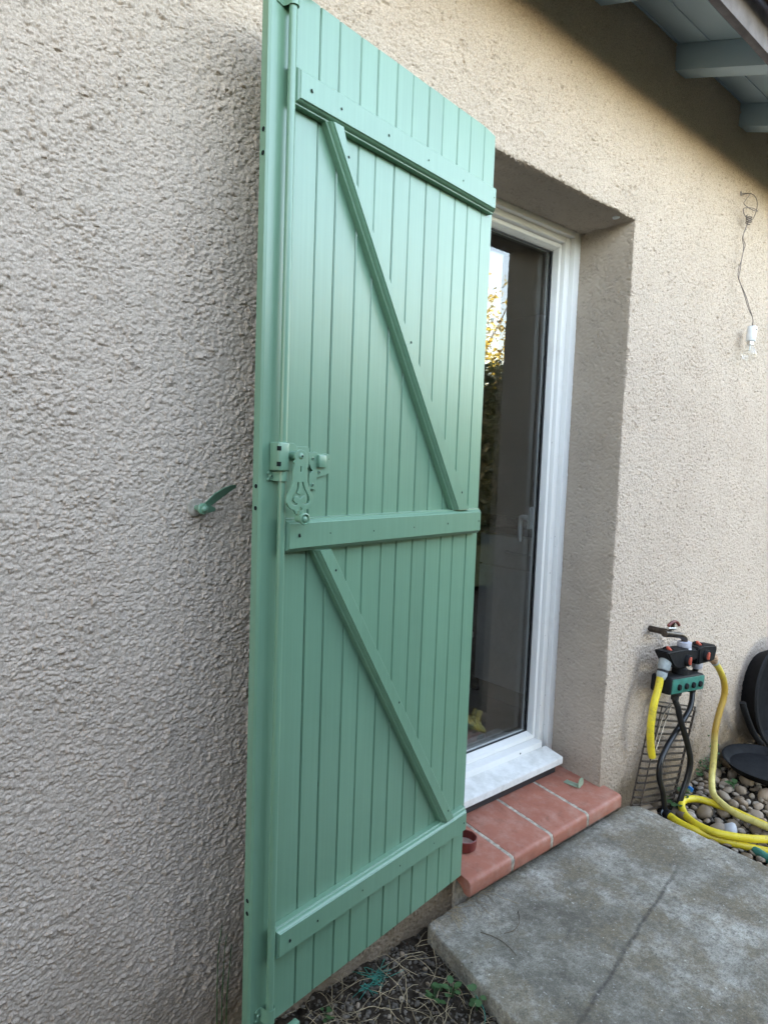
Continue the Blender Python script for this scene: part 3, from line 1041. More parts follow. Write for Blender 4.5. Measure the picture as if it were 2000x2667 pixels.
for i in range(12):
    # round the top outer corner of the hinge-side board by a short chamfer
    me = plank_mesh(G[i], G[i + 1], i == 11, 40 + i)
    if i == 0:
        for v in me.vertices:
            if v.co.z > ST - 0.003 and v.co.x > -0.004: v.co.z -= 0.006; v.co.x -= 0.001
    link('plank', me, 'paint', shutter, smooth=25)

RINGS = [(0.0, 0.0005), (0.0, 0.0145), (0.0008, 0.0155), (0.0022, 0.0158), (0.0030, 0.0165), (0.0042, 0.0205), (0.0062, 0.0235), (0.0088, 0.0252), (0.0088, 0.0268), (0.0098, 0.0280)]
def moulded(name, poly, edges=None):
    V, F = moulded_data(poly, RINGS, edges)
    me = pydata(name, V, F)
    bm = bmesh.new(); bm.from_mesh(me); bmesh.ops.recalc_face_normals(bm, faces=bm.faces); bm.to_mesh(me); bm.free()
    o = link(name, me, 'paint', shutter)
    smooth_by_angle(me, 28)
    return o
def nail(parent, u, z, r=0.0028, off=0.0283):
    V, F = lathe_data([(r, 0), (r, 0.0004)], (-u, -off, z), (0.25, -1, 0.1), 8)
    return link('nail_hole', pydata('nail_hole', V, F), 'hole', parent)
NB = (0.702, 0.618, 0.473, 0.328, 0.185, 0.040)
for zc in (1.9635, 1.082, 0.198):
    b = moulded('batten', [(-0.738, zc - 0.035), (-0.019, zc - 0.035), (-0.019, zc + 0.035), (-0.738, zc + 0.035)])
    for k, u in enumerate(NB):
        nail(b, u + random.uniform(-0.003, 0.003), zc + 0.003 * random.uniform(-1, 1), 0.0042 if k == 0 else random.choice((0.0018, 0.0022, 0.0028)))
br = moulded('brace', [(-0.147, 1.1172), (-0.077, 1.1172), (-0.583, 1.868), (-0.606, 1.9282), (-0.651, 1.9282)], [0, 1, 0.5, 0, 1])
for u, z in ((0.594, 1.874), (0.366, 1.527), (0.126, 1.164)): nail(br, u, z, 0.003)
br = moulded('brace', [(-0.136, 0.2332), (-0.082, 0.2332), (-0.600, 1.0468), (-0.655, 1.0468)], [0, 1, 0, 1])
for u, z in ((0.595, 0.999), (0.359, 0.640), (0.123, 0.266)): nail(br, u, z, 0.0028)
# screw holes bored in the free edge
for z in (1.869, 1.825, 1.183, 1.139, 0.310, 0.282, 0.72, 0.68):
    if z in (0.72, 0.68): continue
    V, F = lathe_data([(0.0046, 0), (0.0046, 0.0005)], (-SWD - 0.0003, 0.0115, z), (-1, 0, 0), 14)
    o = link('screw_hole', pydata('screw_hole', V, F), 'hole', shutter)
    V, F = merge([lathe_data([(0.0046, 0.0), (0.0052, 0.0006), (0.0058, 0.0)], (-SWD - 0.0002, 0.0115, z), (-1, 0, 0), 14)])
    link('hole_rim', pydata('hole_rim', V, F[:-2]), 'paint', o, smooth=60)
# locking rod (espagnolette) with hooks, guides, lock case and handle
RU, RO = 0.744, 0.0175
rodpts = [(-RU, -RO, z) for z in np.linspace(-0.02, 2.17, 30)]
rod = tube('locking_rod', rodpts, 0.0082, 'paint', shutter, 14)
for z in (2.168, -0.020):
    V, F = merge([lathe_data([(0.0098, -0.006), (0.0098, 0.006)], (-RU, -RO, z), (0, 0, 1), 14)])
    hk = box_mesh('rod_hook', (-RU + 0.004, -RO - 0.010, z - 0.004), (-0.664, -RO + 0.006, z + 0.004), 0.0015)
    link('rod_hook', hk, 'paint', rod, smooth=35)
    link('rod_end', pydata('rod_end', V, F), 'paint', rod, smooth=40)
def guide(zc, hh, left=0.025):
    # strap wrapped over the rod with a lobed flange on the left
    pts = []
    V, F = [], []
    prof = [(-RU - left, -0.0012), (-RU - 0.013, -0.0012), (-RU - 0.0108, -0.010)]
    for a in np.linspace(math.pi, 0, 9):
        prof.append((-RU + 0.0102 * math.cos(a), -RO - 0.0102 * math.sin(a)))
    prof += [(-RU + 0.0105, -0.010), (-RU + 0.0125, -0.0012), (-RU + 0.02, -0.0012)]
    n = len(prof)
    zs = np.linspace(zc - hh, zc + hh, 9)
    for sgn in (0.0, 0.0018):
        for i, (px, py) in enumerate(prof):
            t = i / (n - 1)
            for j, z in enumerate(zs):
                zz = zc + (z - zc) * (0.78 if i in (0,) else 0.92 if i == 1 else 1)
                V.append((px, py - 0.0016 + sgn, zz))
    m = len(zs)
    for s in range(2):
        o = s * n * m
        for i in range(n - 1):
            for j in range(m - 1):
                q = (o + i * m + j, o + i * m + j + 1, o + (i + 1) * m + j + 1, o + (i + 1) * m + j)
                F.append(q if s else q[::-1])
    o = n * m
    for i in range(n - 1):
        F.append((i * m, (i + 1) * m, o + (i + 1) * m, o + i * m))
        F.append((i * m + m - 1, o + i * m + m - 1, o + (i + 1) * m + m - 1, (i + 1) * m + m - 1))
    g_ = link('rod_guide', pydata('rod_guide', V, F), 'paint', shutter, smooth=35)
    V, F = lathe_data([(0.0045, 0), (0.0038, 0.0022), (0.0012, 0.0026)], (-RU - left + 0.007, -0.003, zc), (0, -1, 0), 12)
    s = link('screw', pydata('screw', V, F), 'paint', g_, smooth=40)
    nail(s, RU + left - 0.007, zc, 0.0016, 0.0057)
    for sz in (-1, 1):
        V, F = lathe_data([(0.0038, 0), (0.0036, 0.0018), (0.002, 0.0026)], (-RU - left + 0.002, -0.0014, zc + sz * hh * 0.62), (0, -1, 0), 10)
        link('lobe', pydata('lobe', V, F), 'paint', g_, smooth=50)
guide(1.204, 0.0095)
guide(2.118, 0.017)
guide(0.045, 0.017)
# lock case wrapped round the rod
case = link('lock_case', box_mesh('lock_case', (-0.765, -0.031, 1.2155), (-0.738, -0.001, 1.2725), 0.003, 3), 'paint', shutter, smooth=35)
for z in (1.2595, 1.2285):
    box('slot', (-0.7655, -0.0314, z - 0.004), (-0.7595, -0.0250, z + 0.005), 'hole', case)
plate_from_outline('case_plate', [(-0.740, 1.2715), (-0.712, 1.2715), (-0.705, 1.264), (-0.702, 1.25), (-0.705, 1.222), (-0.718, 1.2155), (-0.740, 1.2155)], [], 0.003, 'paint', shutter, y=-0.0125)
plate_from_outline('keeper_plate', [(-0.704, 1.2655), (-0.670, 1.2655), (-0.667, 1.262), (-0.667, 1.224), (-0.672, 1.221), (-0.704, 1.221)], [], 0.003, 'paint', shutter, y=-0.0075)
# ornate swinging handle, cut from sheet
def hpx(p, off=0.0):
    # drawing units -> shutter plane: 13.8 mm per 100 units
    return (-(0.7165 - (p[0] - 602) * 0.0001395), 1.2455 - (p[1] - 650) * 0.0001035)
outer = [(602 + 112 * math.cos(a), 645 - 112 * 1.05 * math.sin(a)) for a in np.linspace(-0.6, math.pi + 0.6, 18)]
outer += [(478, 770), (492, 800), (488, 850), (468, 940), (470, 1140), (440, 1270), (385, 1385), (357, 1460), (357, 1540), (395, 1620), (445, 1675), (480, 1680), (510, 1715), (530, 1770),
          (690, 1770), (712, 1715), (735, 1680), (775, 1672), (820, 1615), (855, 1535), (850, 1455), (815, 1380), (765, 1265), (735, 1140), (735, 940), (712, 850), (706, 800), (722, 770)]
H1 = [(548, 1145), (578, 1142), (582, 1260), (548, 1365), (603, 1395), (658, 1365), (625, 1260), (630, 1142), (662, 1145), (690, 1250), (740, 1360), (785, 1440), (790, 1520), (762, 1578), (702, 1600), (658, 1575), (665, 1545), (708, 1545), (724, 1500), (715, 1450), (685, 1420), (650, 1440), (605, 1488), (560, 1440), (525, 1424), (492, 1462), (488, 1510), (518, 1550), (556, 1560), (550, 1602), (500, 1612), (445, 1578), (428, 1515), (442, 1430), (500, 1330), (532, 1240)]
H2 = [(588, 835), (622, 835), (619, 958), (588, 958)]
H3 = [(610, 1628), (660, 1665), (642, 1728), (588, 1730), (566, 1670)]
hnd = plate_from_outline('handle', [hpx(p) for p in outer], [[hpx(p) for p in h] for h in (H1, H2, H3)], 0.003, 'paint', shutter, 0.0009, y=-0.0395)
pv = hpx((602, 645))
V, F = lathe_data([(0.010, 0.0), (0.010, 0.0245), (0.0082, 0.025), (0.0080, 0.028), (0.0060, 0.031), (0.002, 0.0325)], (pv[0], -0.012, pv[1]), (0, -1, 0), 20)
piv = link('pivot', pydata('pivot', V, F), 'paint', hnd, smooth=40)
V, F = lathe_data([(0.0022, 0), (0.0022, 0.0006)], (pv[0] + 0.001, -0.0442, pv[1]), (0, -1, 0), 8)
link('pivot_hole', pydata('pivot_hole', V, F), 'hole', piv)
kx, kz = hpx((612, 1868))
V, F = lathe_data([(0.0085, -0.004), (0.0092, 0.0), (0.0085, 0.006), (0.0095, 0.010), (0.0118, 0.014), (0.0128, 0.0175), (0.0122, 0.0200), (0.0103, 0.0206), (0.0096, 0.0185), (0.0082, 0.0160), (0.0066, 0.0160), (0.0064, 0.0180), (0.0045, 0.0203), (0.0015, 0.0212)], (kx, -0.038, kz), (0.0, -1, 0), 26)
kn = link('knob', pydata('knob', V, F), 'paint', hnd, smooth=45)
V, F = tube_data([(kx, -0.040, kz + 0.004), (kx, -0.040, kz + 0.016)], [0.008, 0.0085], 10)
link('knob_neck', pydata('knob_neck', V, F), 'paint', hnd, smooth=50)
# latch keeper with lobed outline at the right of the handle
KO = [(-0.662, 1.254), (-0.657, 1.2555), (-0.652, 1.253), (-0.646, 1.2555), (-0.640, 1.254), (-0.637, 1.2515), (-0.622, 1.2515), (-0.612, 1.253), (-0.606, 1.2515), (-0.604, 1.246), (-0.607, 1.241), (-0.603, 1.238),
      (-0.604, 1.212), (-0.612, 1.208), (-0.640, 1.202), (-0.642, 1.190), (-0.640, 1.180), (-0.643, 1.175), (-0.652, 1.178), (-0.660, 1.175), (-0.659, 1.184), (-0.661, 1.200), (-0.659, 1.210), (-0.650, 1.2155), (-0.656, 1.222), (-0.661, 1.232)]
kp = plate_from_outline('latch_keeper', KO, [], 0.0025, 'paint', shutter, 0.0009, y=-0.0035)
box('keeper_box', (-0.640, -0.0135, 1.2235), (-0.618, -0.0030, 1.2500), 'paint', kp, 0.002)
for u, z in ((0.652, 1.242), (0.633, 1.213), (0.651, 1.186)):
    V, F = lathe_data([(0.0042, 0), (0.0036, 0.0016), (0.0012, 0.002)], (-u, -0.0055, z), (0, -1, 0), 12)
    s = link('screw', pydata('screw', V, F), 'paint', kp, smooth=40)
    nail(s, u, z, 0.0018, 0.0077)

# shutter holder on the wall
hold = empty('shutter_holder', (-0.872, 0, 1.130), label='green metal shutter holder fixed to the rough wall left of the shutter', cat='shutter holder')
tube('stem', [(0, 0.01, 0), (0, -0.040, 0)], 0.006, 'paint', hold)
lathe('wall_plate', [(0.020, 0), (0.018, 0.004), (0.010, 0.006)], 'mortar', hold, (0, -0.001, 0), (0, -1, 0), 14)
lathe('hub', [(0.0105, 0.0), (0.0118, 0.003), (0.0118, 0.010), (0.010, 0.012)], 'paint', hold, (0.0, -0.030, 0), (0, -1, 0.05))
lathe('rivet', [(0.0075, 0.0), (0.0072, 0.003), (0.0052, 0.0058), (0.0015, 0.0072)], 'paint', hold, (0.001, -0.0415, 0), (0, -1, 0.05), 18)
def blade(pts, widths, thick, ny=0.0):
    V, F = [], []
    for (px, py, pz, nx, nz), w_ in zip(pts, widths):
        for s in (-1, 1):
            for t in (-1, 1):
                V.append((px + s * w_ * nx, py + t * thick + s * w_ * ny, pz + s * w_ * nz))
    for i in range(len(pts) - 1):
        a = i * 4; b = a + 4
        F += [(a, a + 1, b + 1, b), (a + 2, b + 2, b + 3, a + 3), (a, b, b + 2, a + 2), (a + 1, a + 3, b + 3, b + 1)]
    F += [(0, 2, 3, 1), (len(V) - 4, len(V) - 3, len(V) - 1, len(V) - 2)]
    me = pydata('arm', V, F)
    bm = bmesh.new(); bm.from_mesh(me); bmesh.ops.recalc_face_normals(bm, faces=bm.faces); bmesh.ops.bevel(bm, geom=list(bm.edges), offset=0.0012, segments=2, affect='EDGES'); bm.to_mesh(me); bm.free()
    return me
nx, nz = -0.5, 0.866
link('arm', blade([(0.006, -0.034, 0.005, nx, nz), (0.028, -0.034, 0.022, nx, nz), (0.048, -0.031, 0.034, nx, nz), (0.066, -0.027, 0.042, nx, nz), (0.082, -0.023, 0.047, nx, nz)], (0.0075, 0.0105, 0.0095, 0.007, 0.0035), 0.0028, -0.6), 'paint', hold, smooth=35)
link('counterweight', blade([(0.004, -0.036, 0.0, 0, 1), (0.018, -0.034, -0.001, 0, 1), (0.030, -0.032, -0.002, 0, 1)], (0.009, 0.0075, 0.003), 0.003, -0.4), 'paint', hold, smooth=35)

# ------------------------------------------------------------------ small things on and above the step
dish = empty('clay_dish', (0.088, 0.048, 0.0045), label='small oxblood clay dish on the tiles beside the shutter edge', cat='dish')
lathe('bowl', [(0.036, 0.0), (0.040, 0.002), (0.0415, 0.030), (0.0425, 0.034), (0.0405, 0.0355), (0.0385, 0.034), (0.037, 0.010), (0.002, 0.008)], 'dish', dish, seg=36)
lathe('ash', [(0.0368, 0.009), (0.034, 0.0115), (0.015, 0.0105), (0.002, 0.012)], 'ash', dish, seg=24)

brk = empty('bracket', (0.738, 0.072, 0.0085), (0, 0.0, math.radians(-84)), label='small sage green bent metal bracket lying on the right-hand tile', cat='bracket')
box('strap', (-0.030, -0.015, 0.0), (0.034, 0.015, 0.0028), 'bracket', brk, 0.0008)
V = []
for yy in (0.034, 0.0368):
    V += [(yy, -0.0125 * 1.0, 0.0)] + [(yy, 0.0205 * math.cos(a), 0.017 + 0.0205 * math.sin(a)) for a in np.linspace(-0.6, math.pi + 0.6, 14)]
n = 15
F = [tuple(range(n)), tuple(reversed(range(n, 2 * n)))] + [(j, n + j, n + (j + 1) % n, (j + 1) % n) for j in range(n)]
me = pydata('end_disc', V, F)
bm = bmesh.new(); bm.from_mesh(me); bmesh.ops.recalc_face_normals(bm, faces=bm.faces); bm.to_mesh(me); bm.free()
link('end_disc', me, 'bracket', brk)
pin = empty('lintel_pin', (0.742, 0.034, 2.146), label='small pale green metal stop under the lintel at its outer right corner', cat='stop')
V, F = lathe_data([(0.013, -0.006), (0.013, 0.0), (0.011, 0.0015)], (0, 0, 0), (0.1, -0.1, -1), 18)
link('stop_disc', pydata('stop_disc', V, F), 'gutter', pin, smooth=40)
tube('stop_stem', [(0, 0, -0.001), (0, 0, 0.02)], 0.004, 'paint', pin)

# bare bulb on twisted wires
bulb = empty('bare_bulb', (1.80, -0.05, 1.88), label='bare clear bulb in a white socket hanging from twisted brown wires on the wall', cat='light bulb')
O = np.array((1.80, -0.05, 1.88))
lathe('socket', [(0.010, 0.036), (0.019, 0.034), (0.0205, 0.030), (0.0205, -0.030), (0.0185, -0.033), (0.012, -0.034)], 'porcelain', bulb, axis=(0.10, 0, 1))
nail_s = link('socket_screw', pydata('socket_screw', *lathe_data([(0.004, 0), (0.004, 0.0008)], (-0.003, -0.0206, 0.018), (0, -1, 0), 10)), 'hole', bulb)
lathe('bulb_cap', [(0.0128, -0.033), (0.0135, -0.036), (0.0128, -0.039), (0.0135, -0.042), (0.0128, -0.045), (0.0132, -0.050)], 'steel', bulb, axis=(0.10, 0, 1))
lathe('bulb_glass', [(0.0130, -0.050), (0.016, -0.060), (0.024, -0.073), (0.0295, -0.086), (0.0300, -0.095), (0.0265, -0.108), (0.017, -0.119), (0.004, -0.1235)], 'bulbglass', bulb, axis=(0.10, 0, 1), smooth=180)
tube('bulb_stem', [(-0.006, 0, -0.05), (-0.0075, 0, -0.075)], [0.004, 0.0025], 'porcelain', bulb)
def wires(pts, off):
    return [tuple(np.array(p) + np.array(q) - O) for p, q in zip(pts, off)]
main = [(1.803, -0.05, 1.915), (1.803, -0.048, 1.952), (1.775, -0.040, 1.99), (1.736, -0.034, 2.043), (1.690, -0.028, 2.09), (1.669, -0.026, 2.113), (1.672, -0.026, 2.15), (1.685, -0.027, 2.191), (1.694, -0.028, 2.23), (1.698, -0.028, 2.26), (1.682, -0.026, 2.289), (1.700, -0.028, 2.33), (1.722, -0.030, 2.372)]
o1 = [(0.004 * math.sin(i * 1.9), 0, 0.001 * math.cos(i)) for i in range(len(main))]
o2 = [(-0.006 * math.sin(i * 1.9), -0.003, 0) for i in range(len(main))]
tube('wire', spline_pts(wires(main, o1), 6), 0.0016, 'cable', bulb, 6)
tube('wire', spline_pts(wires(main, o2), 6), 0.0016, 'cable', bulb, 6)
top1 = [(1.722, -0.030, 2.372), (1.755, -0.035, 2.385), (1.765, -0.045, 2.43), (1.752, -0.045, 2.470), (1.722, -0.03, 2.489), (1.700, 0.005, 2.484)]
top2 = [(1.722, -0.030, 2.372), (1.66, -0.035, 2.382), (1.640, -0.04, 2.40), (1.70, -0.05, 2.415), (1.765, -0.05, 2.418), (1.70, -0.05, 2.408), (1.640, -0.04, 2.418), (1.665, -0.035, 2.445), (1.715, -0.03, 2.486), (1.695, 0.005, 2.49)]
for t in (top1, top2):
    tube('wire', spline_pts([tuple(np.array(p) - O) for p in t], 7), 0.0017, 'cable', bulb, 6)
coil = [(1.722 + 0.018 * math.cos(a), -0.032 + 0.010 * math.sin(a), 2.358 + 0.0045 * a / 3) for a in np.linspace(0, 22, 60)]
tube('wire_wrap', [tuple(np.array(p) - O) for p in coil], 0.002, 'cable', bulb, 6)
lathe('wire_hole', [(0.011, 0), (0.009, 0.002), (0.004, 0.003)], 'cable', bulb, tuple(np.array((1.690, -0.002, 2.487)) - O), (0, -1, 0), 12)

# ------------------------------------------------------------------ tap, manifold, timer, hoses
YM = -0.10
tap = empty('garden_tap', (1.076, 0.0, 0.59), label='tarnished brass tap with a dark red lever on the wall above the manifold', cat='tap')
TO = np.array((1.076, 0.0, 0.59))
def T_(p): return tuple(np.array(p, float) - TO)
tube('tap_body', spline_pts([T_((1.13, 0.02, 0.588)), T_((1.13, -0.03, 0.588)), T_((1.13, -0.055, 0.588))], 5), 0.013, 'brass', tap, 14)
tube('spout', spline_pts([T_((1.085, -0.085, 0.592)), T_((1.12, -0.088, 0.586)), T_((1.16, -0.094, 0.578)), T_((1.20, -0.098, 0.570)), T_((1.232, -0.10, 0.553)), T_((1.236, -0.10, 0.538))], 6), [0.0135] * 6 + [0.0120] * 8 + [0.0125] * 12, 'brass', tap, 14)
tube('stub', [T_((1.13, -0.05, 0.588)), T_((1.13, -0.088, 0.588))], 0.014, 'brass', tap, 14)
tube('lever', spline_pts([T_((1.105, -0.09, 0.622)), T_((1.13, -0.092, 0.632)), T_((1.165, -0.092, 0.632)), T_((1.188, -0.095, 0.614))], 6), 0.0065, 'ptaphandle', tap, 10)
tube('lever_stem', [T_((1.140, -0.09, 0.60)), T_((1.140, -0.092, 0.632))], 0.008, 'brass', tap, 10)
tube('lever_rest', [T_((1.100, -0.092, 0.612)), T_((1.150, -0.098, 0.606))], 0.005, 'steel', tap, 8)

man = empty('hose_manifold', (1.25, YM, 0.47), label='black four-way hose manifold with red valve knobs under the brass tap', cat='manifold')
MO = np.array((1.25, YM, 0.47))
def P_(p): return tuple(np.array(p, float) - MO)
# the manifold is a tilted bar; two blocks joined by a waist
ang = math.atan2(0.459 - 0.515, 1.496 - 1.018)
ca, sa = math.cos(ang), math.sin(ang)
def tilt(me):
    for v in me.vertices:
        x_, z_ = v.co.x, v.co.z
        v.co.x = x_ * ca - z_ * sa
        v.co.z = x_ * sa + z_ * ca + 0.016
    return me
def man_block(name, prof, y0, y1, mat='black', bev=0.006):
    n = len(prof)
    V = [(px, y0, pz) for px, pz in prof] + [(px, y1, pz) for px, pz in prof]
    F = [tuple(range(n)), tuple(reversed(range(n, 2 * n)))] + [(j, n + j, n + (j + 1) % n, (j + 1) % n) for j in range(n)]
    me = pydata(name, V, F)
    bm = bmesh.new(); bm.from_mesh(me); bmesh.ops.recalc_face_normals(bm, faces=bm.faces)
    bmesh.ops.bevel(bm, geom=list(bm.edges), offset=bev, segments=3, affect='EDGES'); bm.to_mesh(me); bm.free()
    return link(name, tilt(me), mat, man, smooth=40)
man_block('body', [(-0.225, 0.022), (-0.205, 0.004), (-0.150, -0.040), (-0.100, -0.052), (0.005, -0.040), (0.005, 0.028), (-0.060, 0.030)], -0.030, 0.030)
man_block('body', [(-0.010, -0.026), (0.075, -0.026), (0.075, 0.024), (-0.010, 0.024)], -0.024, 0.024, bev=0.008)
man_block('body', [(0.070, -0.044), (0.225, -0.036), (0.240, 0.010), (0.234, 0.034), (0.100, 0.036), (0.060, 0.026)], -0.030, 0.030)
def valve(px, pz, py, axis):
    V, F = lathe_data([(0.024, 0), (0.024, 0.012), (0.021, 0.016), (0.017, 0.016), (0.017, 0.010), (0.002, 0.010)], (px, py, pz), axis, 20)
    o = link('valve', tilt(pydata('valve', V, F)), 'black', man, smooth=40)
    ax = np.array(axis, float)
    c = np.array((px, py, pz)) + ax * 0.011
    me = box_mesh('valve_knob', (-0.006, -0.016, -0.010), (0.006, 0.016, 0.010), 0.003)
    rot = Vector(ax).to_track_quat('Z', 'Y').to_matrix()
    for v in me.vertices: v.co = rot @ v.co + Vector(c)
    link('valve_knob', tilt(me), 'red', o, smooth=40)
for px, pz in ((-0.045, -0.018), (0.125, -0.006)):
    valve(px, pz, -0.028, (0, -1, 0))
for px, pz in ((-0.155, 0.012), (0.112, 0.024)):
    valve(px, pz, 0.0, (-0.2, -0.25, 1))
lathe('tap_connector', [(0.019, 0.020), (0.028, 0.020), (0.0295, 0.024), (0.0295, 0.042), (0.027, 0.046), (0.0285, 0.050), (0.0285, 0.068), (0.022, 0.071)], 'lilac', man, (-0.014, 0, 0.0), (0, 0, 1))
# left quick connector and cut yellow hose
lathe('left_connector', [(0.018, -0.02), (0.0235, -0.015), (0.0245, 0.02), (0.021, 0.032)], 'grey', man, P_((1.078, YM, 0.482)), (-0.38, 0, -1))
lathe('left_ring', [(0.019, 0.0), (0.0215, 0.002), (0.0215, 0.006), (0.019, 0.008)], 'gasket', man, P_((1.064, YM, 0.451)), (-0.38, 0, -1))
lathe('left_collar', [(0.020, 0.0), (0.0205, 0.012), (0.017, 0.026), (0.014, 0.030)], 'grey', man, P_((1.061, YM, 0.4435)), (-0.38, 0, -1))
hl = spline_pts([(1.048, YM, 0.425), (1.035, YM, 0.38), (1.008, YM, 0.32), (0.995, YM, 0.24), (1.000, YM, 0.18), (1.012, YM, 0.135), (1.022, YM - 0.002, 0.105)], 8)
oh = np.array((1.048, YM, 0.425))
ho = tube('cut_hose', [tuple(np.array(p) - oh) for p in hl], 0.0145, 'yellow', None, 14, label='short cut length of yellow hose hanging from the manifold left end', cat='hose')
ho.location = oh
# right connector (limescaled) and long faded hose that becomes the coil
lathe('right_connector', [(0.018, -0.02), (0.022, -0.012), (0.0225, 0.008), (0.0185, 0.022), (0.0165, 0.034)], 'rust', man, P_((1.520, YM, 0.424)), (0.72, 0, -0.62))
lathe('right_ring', [(0.015, 0.0), (0.017, 0.004), (0.0165, 0.012), (0.014, 0.016)], 'grey', man, P_((1.547, YM, 0.401)), (0.72, 0, -0.62))
# timer outlets below the manifold
tm = empty('watering_timer', (1.215, YM, 0.372), label='dark watering distributor box with teal front and four round buttons under the manifold', cat='watering timer')
ta = math.atan2(0.382 - 0.414, 1.342 - 1.071)
tcase = link('case', box_mesh('case', (-0.150, -0.036, -0.034), (0.150, 0.050, 0.036), 0.010, 3), 'black', tm, smooth=40)
pnl = link('front_panel', box_mesh('front_panel', (-0.142, -0.0395, -0.029), (0.146, -0.0345, 0.029), 0.002), 'teal', tm, smooth=40)
for i in range(4):
    V, F = lathe_data([(0.0125, 0), (0.0125, 0.006), (0.0105, 0.009), (0.004, 0.0095)], (-0.088 + 0.0635 * i, -0.0392, -0.004), (0, -1, 0), 18)
    link('button', pydata('button', V, F), 'black', tm, smooth=40)
lathe('inlet', [(0.026, 0.0), (0.031, 0.004), (0.031, 0.026), (0.024, 0.032), (0.024, 0.080)], 'black', tm, (-0.010, 0, 0.034))
lathe('outlet_collar', [(0.022, 0.0), (0.025, -0.004), (0.023, -0.018), (0.017, -0.022), (0.015, -0.040)], 'gasket', tm, (-0.022, 0, -0.032))
lathe('battery_cover', [(0.030, 0.0), (0.030, -0.006), (0.026, -0.009)], 'black', tm, (0.08, -0.005, -0.033))
tm.rotation_euler = (0, -ta, 0)
# second outlet of the manifold, white nut and black pipe
lathe('outlet_nut', [(0.017, 0.022), (0.0225, 0.018), (0.0225, -0.010), (0.018, -0.016)], 'lilac', man, P_((1.372, YM + 0.0, 0.418)), (0, 0, 1))
# black tubes
def world_tube(name, pts, rad, mat, seg=12, n=8, **kw):
    pts = spline_pts(pts, n)
    o = np.array(pts[0])
    ob = tube(name, [tuple(np.array(p) - o) for p in pts], rad, mat, None, seg, **kw)
    ob.location = o
    return ob
world_tube('black_hose', [(1.188, YM, 0.300), (1.200, -0.108, 0.270), (1.224, -0.112, 0.212), (1.249, -0.114, 0.170), (1.314, -0.110, 0.081), (1.353, -0.110, -0.003), (1.345, -0.105, -0.080), (1.315, -0.100, -0.145), (1.300, -0.095, -0.20), (1.295, -0.092, -0.235)], 0.0125, 'tube',
           label='black hose from the timer left outlet, crossing in front to the right', cat='hose')
world_tube('black_hose', [(1.372, YM, 0.410), (1.384, -0.085, 0.38), (1.400, -0.060, 0.34), (1.402, -0.075, 0.295), (1.365, -0.088, 0.230), (1.300, -0.088, 0.180), (1.240, -0.088, 0.145), (1.165, -0.090, 0.100), (1.115, -0.092, 0.052), (1.110, -0.094, -0.010), (1.150, -0.094, -0.080), (1.185, -0.090, -0.16), (1.20, -0.09, -0.235)], 0.0115, 'tube',
           label='black hose behind the teal timer, crossing to the left', cat='hose')

# long hose down to the gravel and round the coil
GZ = -0.185
hose_pts = [(1.557, YM, 0.392), (1.60, YM - 0.002, 0.355), (1.655, YM - 0.004, 0.29), (1.672, YM - 0.004, 0.22), (1.640, YM, 0.14), (1.610, YM, 0.06), (1.612, YM - 0.002, -0.02), (1.605, YM - 0.005, -0.09), (1.570, YM - 0.018, -0.145),
            (1.475, -0.165, GZ + 0.025), (1.43, -0.215, GZ + 0.020), (1.395, -0.29, GZ + 0.014), (1.39, -0.36, GZ + 0.014), (1.395, -0.44, GZ + 0.012)]
world_tube('yellow_hose', hose_pts, 0.0140, 'faded', 14, label='long stained yellow hose hanging from the manifold right end down to the gravel', cat='hose')
coil_pts = [(1.395, -0.44, GZ), (1.425, -0.40, GZ), (1.432, -0.33, GZ), (1.44, -0.268, GZ), (1.435, -0.215, GZ), (1.432, -0.172, GZ), (1.415, -0.125, GZ), (1.375, -0.098, GZ), (1.325, -0.100, GZ + 0.004), (1.270, -0.125, GZ + 0.006),
            (1.218, -0.170, GZ + 0.006), (1.185, -0.235, GZ + 0.008), (1.188, -0.310, GZ + 0.010), (1.235, -0.39, GZ + 0.012), (1.302, -0.452, GZ + 0.012), (1.38, -0.51, GZ + 0.008)]
world_tube('yellow_hose', coil_pts, 0.0150, 'yellow', 14, label='clean bright yellow hose loop lying on the gravel', cat='hose')
end_pts = [(1.180, -0.118, GZ - 0.002), (1.166, -0.165, GZ - 0.004), (1.164, -0.225, GZ - 0.006), (1.185, -0.285, GZ - 0.016), (1.212, -0.357, GZ - 0.016), (1.257, -0.455, GZ - 0.016), (1.31, -0.54, GZ - 0.012)]
he = world_tube('yellow_hose', end_pts, 0.0148, 'yellow', 14, label='yellow hose end with a grey connector lying along the slab edge', cat='hose')
eo = np.array(end_pts[0])
lathe('hose_connector', [(0.0155, 0.0), (0.0205, 0.004), (0.0205, 0.022), (0.018, 0.024), (0.018, 0.028), (0.021, 0.030), (0.021, 0.050), (0.016, 0.054)], 'black', he, (0, 0, 0), (0.32, 0.94, 0.02))
lathe('connector_ring', [(0.0185, 0.0), (0.0208, 0.002), (0.0208, 0.006), (0.0185, 0.008)], 'grey', he, (0.0083, 0.0245, 0.0005), (0.32, 0.94, 0.02))

